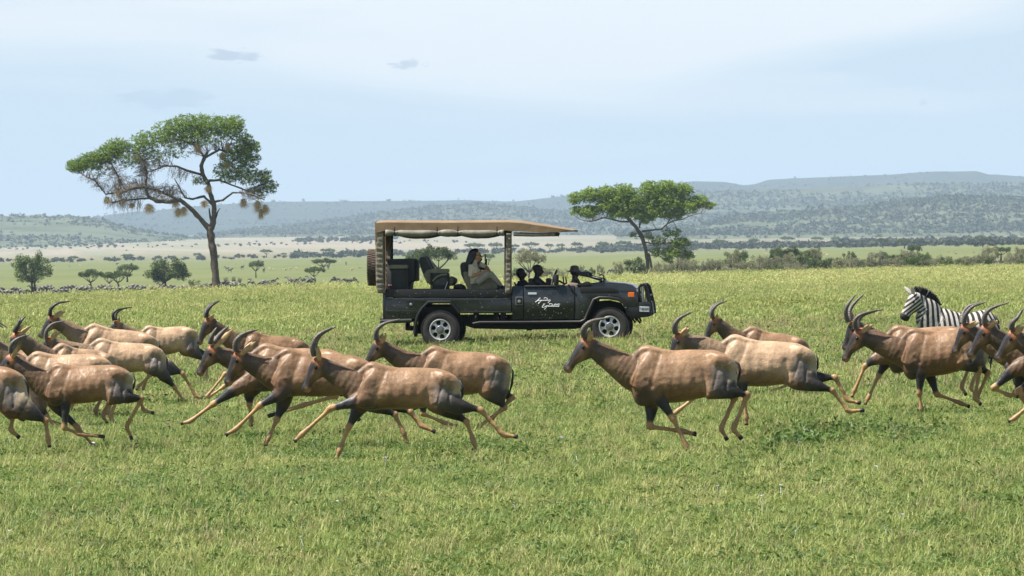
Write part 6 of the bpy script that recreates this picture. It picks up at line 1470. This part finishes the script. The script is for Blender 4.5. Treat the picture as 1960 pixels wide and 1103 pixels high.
slab('seat_pocket', z3([(905, 555), (1010, 500), (1080, 520), (1085, 600), (905, 610)]), .19, .22, pmat('grey_pocket', (.055, .058, .055), .8, var=.4, vscale=20), .01)
pipe('seat_handle', [(700+x/7, 460+y/7) for x, y in ((880, 550), (940, 490), (1000, 465), (1075, 460))], .20, .020, M_seatk)
for x in (862, 1100): pipe('seat_post', [(700+x/7, 460+442/7), (700+x/7, 556)], .20, .016, M_black)
pipe('seat_belt_stay', [(700+1085/7, 460+560/7), (700+1045/7, 556)], .18, .010, M_chrome)
seat('passenger_seat', z3([(1240, 340), (1262, 300), (1330, 290), (1390, 320), (1410, 480), (1415, 660), (1350, 668), (1300, 560), (1255, 460)]), z3([(1350, 560), (1750, 560), (1750, 660), (1360, 668)]), None, .36, .84, M_seatd)
slab('seat_cover_fold', z3([(1285, 430), (1330, 420), (1405, 480), (1412, 660), (1350, 665), (1300, 545)]), .33, .36, M_seatk, .012)
seat('passenger_seat', z3([(1240, 340), (1262, 300), (1330, 290), (1390, 320), (1410, 480), (1415, 660), (1350, 668), (1300, 560), (1255, 460)]), z3([(1350, 560), (1750, 560), (1750, 660), (1360, 668)]), None, 1.02, 1.48, M_seatd)
z8 = lambda L_: [(960+x/8.909, 480+y/8.909) for x, y in L_]
seat('driver_seat', z8([(430, 480), (500, 470), (560, 600), (600, 760), (470, 760)]), z8([(500, 700), (900, 700), (900, 790), (500, 790)]), None, .30, .78, M_seatd); seat('driver_seat', z8([(700, 480), (770, 470), (810, 600), (850, 760), (720, 760)]), None, None, 1.0, 1.45, M_seatd)
# steering wheel, folded windscreen, mirrors
m = MB(); cxs, czs = V2(1057, 533)
m.tube([(cxs+.06*math.cos(a)*1.0, .55+.19*math.sin(a), czs+.17*math.cos(a)) for a in np.linspace(0, 6.283, 25)], .016, 6); m.tube([(cxs, .55, czs), (cxs+.22, .55, czs-.12)], .02, 6); m.build('steering_wheel', M_black, CAR, smooth=True)
wf = slab('windscreen_frame', z8([(1265, 372), (1400, 368), (1470, 385), (1480, 425), (1560, 450), (1710, 480), (1712, 520), (1650, 512), (1480, 458), (1330, 430), (1265, 395)]), .14, .22, M_black, .008)
slab('windscreen_frame', z8([(1265, 372), (1400, 368), (1470, 385), (1480, 425), (1560, 450), (1710, 480), (1712, 520), (1650, 512), (1480, 458), (1330, 430), (1265, 395)]), 1.50, 1.58, M_black, .008)
slab('windscreen_glass', z8([(1300, 392), (1700, 492), (1700, 500), (1300, 400)]), .22, 1.50, pmat('dark_glass', (.03, .035, .04), .08, coat=1.0), 0)
slab('windscreen_rest', z8([(1650, 520), (1740, 515), (1790, 545), (1660, 548)]), .3, 1.4, M_black, .01)
pipe('aerial_bracket', [(960+1735/8.909, 480+540/8.909), (960+1735/8.909, 480+430/8.909), (960+1690/8.909, 480+405/8.909), (960+1655/8.909, 480+430/8.909)], .25, .016, M_black)
slab('wiper_cowl', z8([(1270, 590), (1430, 530), (1480, 535), (1530, 600), (1500, 606), (1380, 606)]), .05, .5, M_black, .012)
m = MB(); a_, b_ = V2(1065, 536); m.lathe([(0, -.11), (.045, -.11), (.052, -.09), (.052, .09), (.045, .11), (0, .11)], (a_, -.02, b_), 14, 'z'); m.build('wing_mirror', M_black, CAR, smooth='auto')
pipe('mirror_stay', [(1065, 547), (1065, 540)], -.02, .018, M_black); pipe('mirror_stay', [(1055, 545), (1058, 530), (1054, 524)], .1, .014, M_chrome)
pipe('screen_stay', [(1088, 545), (1094, 552), (1104, 566)], -.02, .020, M_black)
for px in (1075, 1080): pipe('gear_lever', [(px, 552), (px-2, 530)], .9, .015, M_black)
slab('gear_bag', z3([(1140, 655), (1150, 615), (1190, 592), (1240, 590), (1290, 610), (1312, 660)]), .45, .8, M_black, .04)
# mud specks on the paint
m = MB(); rgm = random.Random(6)
for _ in range(190):
    px = rgm.uniform(738, 1215); py = rgm.uniform(556, 610)
    if 794 < px < 884 and py > 576 or px > 1120 and py > 566 or 979 < px < 1003: continue
    yb = -.024 if px > 980 and py > 570 else (.012 if px < 980 else -.014)
    if 1100 < px: yb = -.014 if py > 562 else -.037
    if px < 980 and py < 571: yb = .024
    if px > 1100 and py < 562: continue
    s_ = rgm.uniform(.004, .011); x_, z_ = V2(px, py); yb -= .003
    m.add([(x_-s_, yb, z_), (x_, yb-.002, z_-s_*rgm.uniform(.7, 1.6)), (x_+s_, yb, z_), (x_, yb-.002, z_+s_)], [(0, 1, 2, 3)])
o = m.build('mud_specks', pmat('dry_mud', (.30, .27, .22), .9), CAR); o['kind'] = 'stuff'
# ================================================================ people in the car
def fabric_attr(): 
    m = pmat('clothes_and_skin', (.5, .5, .5), .75, attr='vcol', var=.14, vscale=14, bump=.35, bscale=18); return m
M_person = fabric_attr(); M_hair = pmat('black_hair', (.008, .007, .007), .35, bump=.5, bscale=40)
SKIN = np.array([.42, .22, .13]); SKIND = np.array([.06, .032, .022]); KHAKI = np.array([.58, .50, .38]); TROU = np.array([.30, .275, .215]); DARKC = np.array([.018, .018, .020])
def person(label, y, J, cols, face=1, extras=()):
    """J: joints in photo px: head, neck, chest, hip, and limb chains; y depth in the car"""
    def L3(p, dy=0.): return np.array([(p[0]-1000)/CS, y+dy, (CZP-p[1])/CS])
    Ax, Az = V2(*J['hip']); root = empty('person', (0, 0, 0))
    org = Matrix.Translation(Vector((CXW, CYW, CZG))) @ Matrix.Rotation(math.radians(-4), 4, 'Z')
    base = Vector((Ax, y, Az)); root.matrix_world = org @ Matrix.Translation(base)
    V = []; Fc = []; B = []
    def tb(P, R, c, k=3):
        P = [np.array(p)-np.array(base) for p in P]; tube3(V, Fc, P, R, 12, k)
        for i in range(len(P)-1): B.append((P[i], P[i+1], max(R[i]), max(R[i+1]), c))
    hd, nk, ch, hp = [L3(J[k]) for k in ('head', 'neck', 'chest', 'hip')]
    tb([hp+[0, 0, -.03], hp+(ch-hp)*.35, ch*.8+hp*.2, ch*.9+nk*.1, nk+[0, 0, -.02]], [(.12, .16), (.115, .15), (.13, .19), (.10, .20), (.055, .07)], cols['top'])
    tb([nk+[0, 0, -.03], nk*.4+hd*.6], [(.055, .055), (.055, .055)], cols['skin'])
    f = face
    tb([hd+[-.015*f, 0, .10], hd+[-.005*f, 0, .04], hd+[.015*f, 0, -.02], hd+[.035*f, 0, -.085], hd+[.045*f, 0, -.115]], [(.055, .045), (.095, .075), (.092, .070), (.055, .050), (.022, .025)], cols['skin'])
    tb([hd+[.09*f, 0, .02], hd+[.118*f, 0, -.022], hd+[.095*f, 0, -.03]], [(.014, .012), (.016, .016), (.012, .014)], cols['skin'])   # nose
    tb([hd+[.085*f, 0, -.055], hd+[.098*f, 0, -.062]], [(.014, .022), (.008, .018)], cols['lip'])
    for s_ in (-1, 1): tb([hd+[-.015*f, s_*.075, .02], hd+[-.02*f, s_*.085, -.015], hd+[-.01*f, s_*.078, -.04]], [(.016, .008), (.018, .010), (.010, .007)], cols['skin'])
    for key, side_, c1, c2 in (('arm_near', -1, 'sleeve', 'fore'), ('arm_far', 1, 'sleeve', 'fore')):
        if key in J:
            s0, el, wr = J[key]; s0, el, wr = L3(s0, side_*.17), L3(el, side_*.22), L3(wr, side_*.08)
            tb([s0, s0*.5+el*.5, el], [(.062, .062), (.052, .052), (.044, .044)], cols[c1])
            tb([el, el*.5+wr*.5, wr], [(.044, .044), (.040, .038), (.026, .030)], cols[c2])
            d = wr-el; d /= np.linalg.norm(d); hn = wr+d*.05
            tb([wr, hn, hn+d*.03], [(.026, .030), (.020, .040), (.016, .040)], cols['skin'])
            for q in range(4):
                o_ = np.array([0, (q-1.5)*.020, 0]); b0 = hn+d*.03+o_; l_ = (.034, .040, .037, .028)[q]
                tb([b0-d*.015, b0+d*l_*.6+[0, 0, -.008], b0+d*l_+[0, 0, -.035]], [(.009, .009), (.0085, .0085), (.007, .007)], cols['skin'], 2)
            tb([wr+d*.02+[0, side_*-.03, 0], wr+d*.05+[0, side_*-.055, -.01], wr+d*.08+[0, side_*-.05, -.03]], [(.011, .011), (.010, .010), (.008, .008)], cols['skin'], 2)
    for key, side_ in (('leg_near', -1), ('leg_far', 1)):
        if key in J:
            h0, kn, an, to = J[key]; h0, kn, an, to = L3(h0, side_*.09), L3(kn, side_*.12), L3(an, side_*.10), L3(to, side_*.10)
            tb([h0, h0*.5+kn*.5, kn], [(.095, .095), (.082, .08), (.060, .060)], cols['leg'])
            tb([kn, kn*.6+an*.4, an], [(.060, .060), (.056, .055), (.045, .045)], cols['leg'])
            tb([an+[-.03, 0, -.02], an*.5+to*.5+[0, 0, -.01], to], [(.040, .038), (.036, .040), (.022, .036)], cols['shoe'])
    me = union_mesh(V, Fc, .0105, 2, 'body'); n = len(me.vertices); co = np.empty(n*3, np.float32); me.vertices.foreach_get('co', co); co = co.reshape(-1, 3).astype(float)
    best = np.full(n, 9e9); col = np.zeros((n, 3))
    for a, b, ra, rb, c in B:
        d, t = seg_dist(co, a, b); s_ = d/(ra*(1-t)+rb*t); m_ = s_ < best; col[m_] = c; best[m_] = s_[m_]
    at = me.attributes.new('vcol', 'FLOAT_COLOR', 'POINT'); at.data.foreach_set('color', np.concatenate([col, np.ones((n, 1))], 1).astype(np.float32).ravel())
    me.materials.append(M_person); obj('body', me, root)
    loc = lambda p, dy=0.: L3(p, dy)-np.array(base)
    h_ = hd-np.array(base)
    for s_ in (-1, 1):
        m = MB(); m.sphere((h_[0]+.082*f, s_*.030, h_[2]+.012), .013, 8, 6); m.build('eye', M_eye, root, smooth=True)
    tag(root, label, 'person', 'people sitting in the safari car')
    return root, h_, loc
# woman with long hair
W_, hh_, lc = person('person with long black hair, sunglasses and khaki shirt sitting sideways in the open back', .42,
    dict(head=(908.5, 491), neck=(905, 501.5), chest=(903.5, 514), hip=(906, 541), arm_near=[(900, 507.5), (898, 530), (925, 520)], arm_far=[(913, 506), (926, 512), (932, 517)], leg_near=[(910, 541), (935.5, 522.5), (956, 546), (966, 553)], leg_far=[(910, 543), (945, 537), (957, 556), (968, 560)]),
    dict(top=KHAKI, skin=SKIN, lip=SKIN*np.array([.9, .6, .6]), sleeve=KHAKI, fore=SKIN, leg=TROU, shoe=DARKC))
V_ = []; Fh = []
hp_ = lambda x, y, z: hh_+np.array([x, y, z])
tube3(V_, Fh, [hp_(.05, 0, .115), hp_(-.01, 0, .115), hp_(-.07, 0, .07), hp_(-.11, 0, -.02), hp_(-.15, 0, -.12), hp_(-.19, 0, -.22), hp_(-.22, 0, -.30)], [(.030, .05), (.055, .085), (.085, .098), (.085, .10), (.075, .10), (.055, .09), (.015, .05)], 12, 3)
tube3(V_, Fh, [hp_(-.02, -.06, .06), hp_(-.06, -.085, -.02), hp_(-.10, -.09, -.12), hp_(-.14, -.08, -.2)], [(.05, .03), (.05, .035), (.04, .03), (.015, .02)], 10, 3)
hm = union_mesh(V_, Fh, .012, 2, 'hair'); hm.materials.append(M_hair); obj('hair', hm, W_)
m = MB(); 
for s_ in (-1, 1): m.sphere((hh_[0]+.095, s_*.033, hh_[2]+.012), (.012, .028, .022), 10, 6); m.tube([(hh_[0]+.09, s_*.058, hh_[2]+.018), (hh_[0]-.01, s_*.08, hh_[2]+.02)], .005, 5)
m.tube([(hh_[0]+.10, -.03, hh_[2]+.02), (hh_[0]+.10, .03, hh_[2]+.02)], .005, 5); m.build('sunglasses', pmat('amber_lens', (.10, .025, .01), .15, coat=1.0), W_, smooth=True)
m = MB(); m.tube([tuple(lc((903.5, 500), -.06)), tuple(lc((905.5, 506), -.10)), tuple(lc((909, 508), -.12))], .022, 7); m.tube([tuple(lc((908, 503), -.02)), tuple(lc((912, 520), -.1))], .012, 6); m.build('collar', pmat('shirt_collar', tuple(KHAKI*.9), .8), W_)
m = MB(); a_, b_ = V2(922, 494); m.box(-.012, .012, -.038, .038, -.075, .075); ph = m.build('phone', M_black, None, bevel=.004); ph.parent = None
ph.matrix_world = Matrix.Translation(Vector((CXW, CYW, CZG))) @ Matrix.Rotation(math.radians(-4), 4, 'Z') @ Matrix.Translation(Vector((a_, .95, b_))); tag(ph, 'black phone held up beside the long-haired passenger', 'phone')
dk = dict(top=DARKC, skin=SKIND*.7, lip=SKIND*.5, sleeve=DARKC, fore=SKIND*.7, leg=DARKC*1.2, shoe=DARKC)
# person holding the phone, sits beyond the woman
P1, h1, lc1 = person('person almost hidden behind the long-haired passenger, raising a black phone', 1.18, dict(head=(903, 496), neck=(902, 507), chest=(902, 518), hip=(902, 542), arm_near=[(906, 510), (921, 515), (922.5, 503)], leg_near=[(912, 542), (940, 540), (950, 560), (960, 562)]), dk)
m = MB(); m.sphere((h1[0]-.015, 0, h1[2]+.03), (.105, .09, .11), 12, 8); m.build('hair', M_hair, P1, smooth=True)
# dark passenger behind the driver
P2, h2, lc2 = person('person in dark clothes bending low right behind the canvas post', 1.15, dict(head=(990, 526), neck=(992, 536), chest=(995, 545), hip=(1002, 566), arm_near=[(990, 541), (984, 552), (980, 546)]), dk)
m = MB(); m.sphere((h2[0]-.01, 0, h2[2]+.035), (.105, .09, .10), 12, 8); m.build('hair', M_hair, P2, smooth=True)
# driver
P3, h3, lc3 = person('driver in a dark peaked cap with one arm stretched to the steering wheel', .52, dict(head=(1026.5, 519), neck=(1024.5, 529), chest=(1023, 541), hip=(1024, 568), arm_near=[(1023, 536), (1038, 549), (1051, 541)], arm_far=[(1025, 536), (1040, 547), (1053, 537)], leg_near=[(1028, 570), (1065, 566), (1078, 592), (1090, 597)], leg_far=[(1028, 570), (1065, 566), (1078, 592), (1090, 597)]), dk)
m = MB(); m.sphere((h3[0]-.01, 0, h3[2]+.055), (.108, .088, .078), 14, 8)
m.add([(h3[0]+.06, -.07, h3[2]+.055), (h3[0]+.17, -.05, h3[2]+.045), (h3[0]+.185, 0, h3[2]+.05), (h3[0]+.17, .05, h3[2]+.045), (h3[0]+.06, .07, h3[2]+.055), (h3[0]+.06, -.07, h3[2]+.040), (h3[0]+.17, -.05, h3[2]+.033), (h3[0]+.185, 0, h3[2]+.038), (h3[0]+.17, .05, h3[2]+.033), (h3[0]+.06, .07, h3[2]+.040)], [(0, 1, 2, 3, 4), (9, 8, 7, 6, 5), (0, 5, 6, 1), (1, 6, 7, 2), (2, 7, 8, 3), (3, 8, 9, 4)])
m.build('cap', M_black, P3, smooth='auto')
# guide with bush hat
gd = dict(dk); gd['top'] = np.array([.07, .075, .055]); gd['sleeve'] = gd['top']
P4, h4, lc4 = person('person in an olive bush hat sitting beyond the folded windscreen', 1.20, dict(head=(1093.5, 522), neck=(1093.5, 531), chest=(1095, 541), hip=(1092, 566), arm_near=[(1096, 537), (1090, 550), (1080, 546)], leg_near=[(1095, 570), (1102, 566), (1103, 585), (1104, 590)]), gd)
m = MB(); m.lathe([(0, .135), (.05, .13), (.085, .11), (.098, .05), (.10, .035), (.135, .015), (.150, .0), (.145, -.006), (.10, .022), (0, .03)], (h4[0], 0, h4[2]+.01), 20, 'z'); m.build('hat', pmat('hat_olive', (.085, .08, .06), .9, var=.3, vscale=14), P4, smooth='auto')
m = MB(); m.tube([tuple(lc4((1096, 533), -.20)), tuple(lc4((1101, 541), -.16)), tuple(lc4((1104, 547), -.1))], .022, 6); m.build('strap', pmat('strap_grey', (.25, .24, .22), .7), P4)
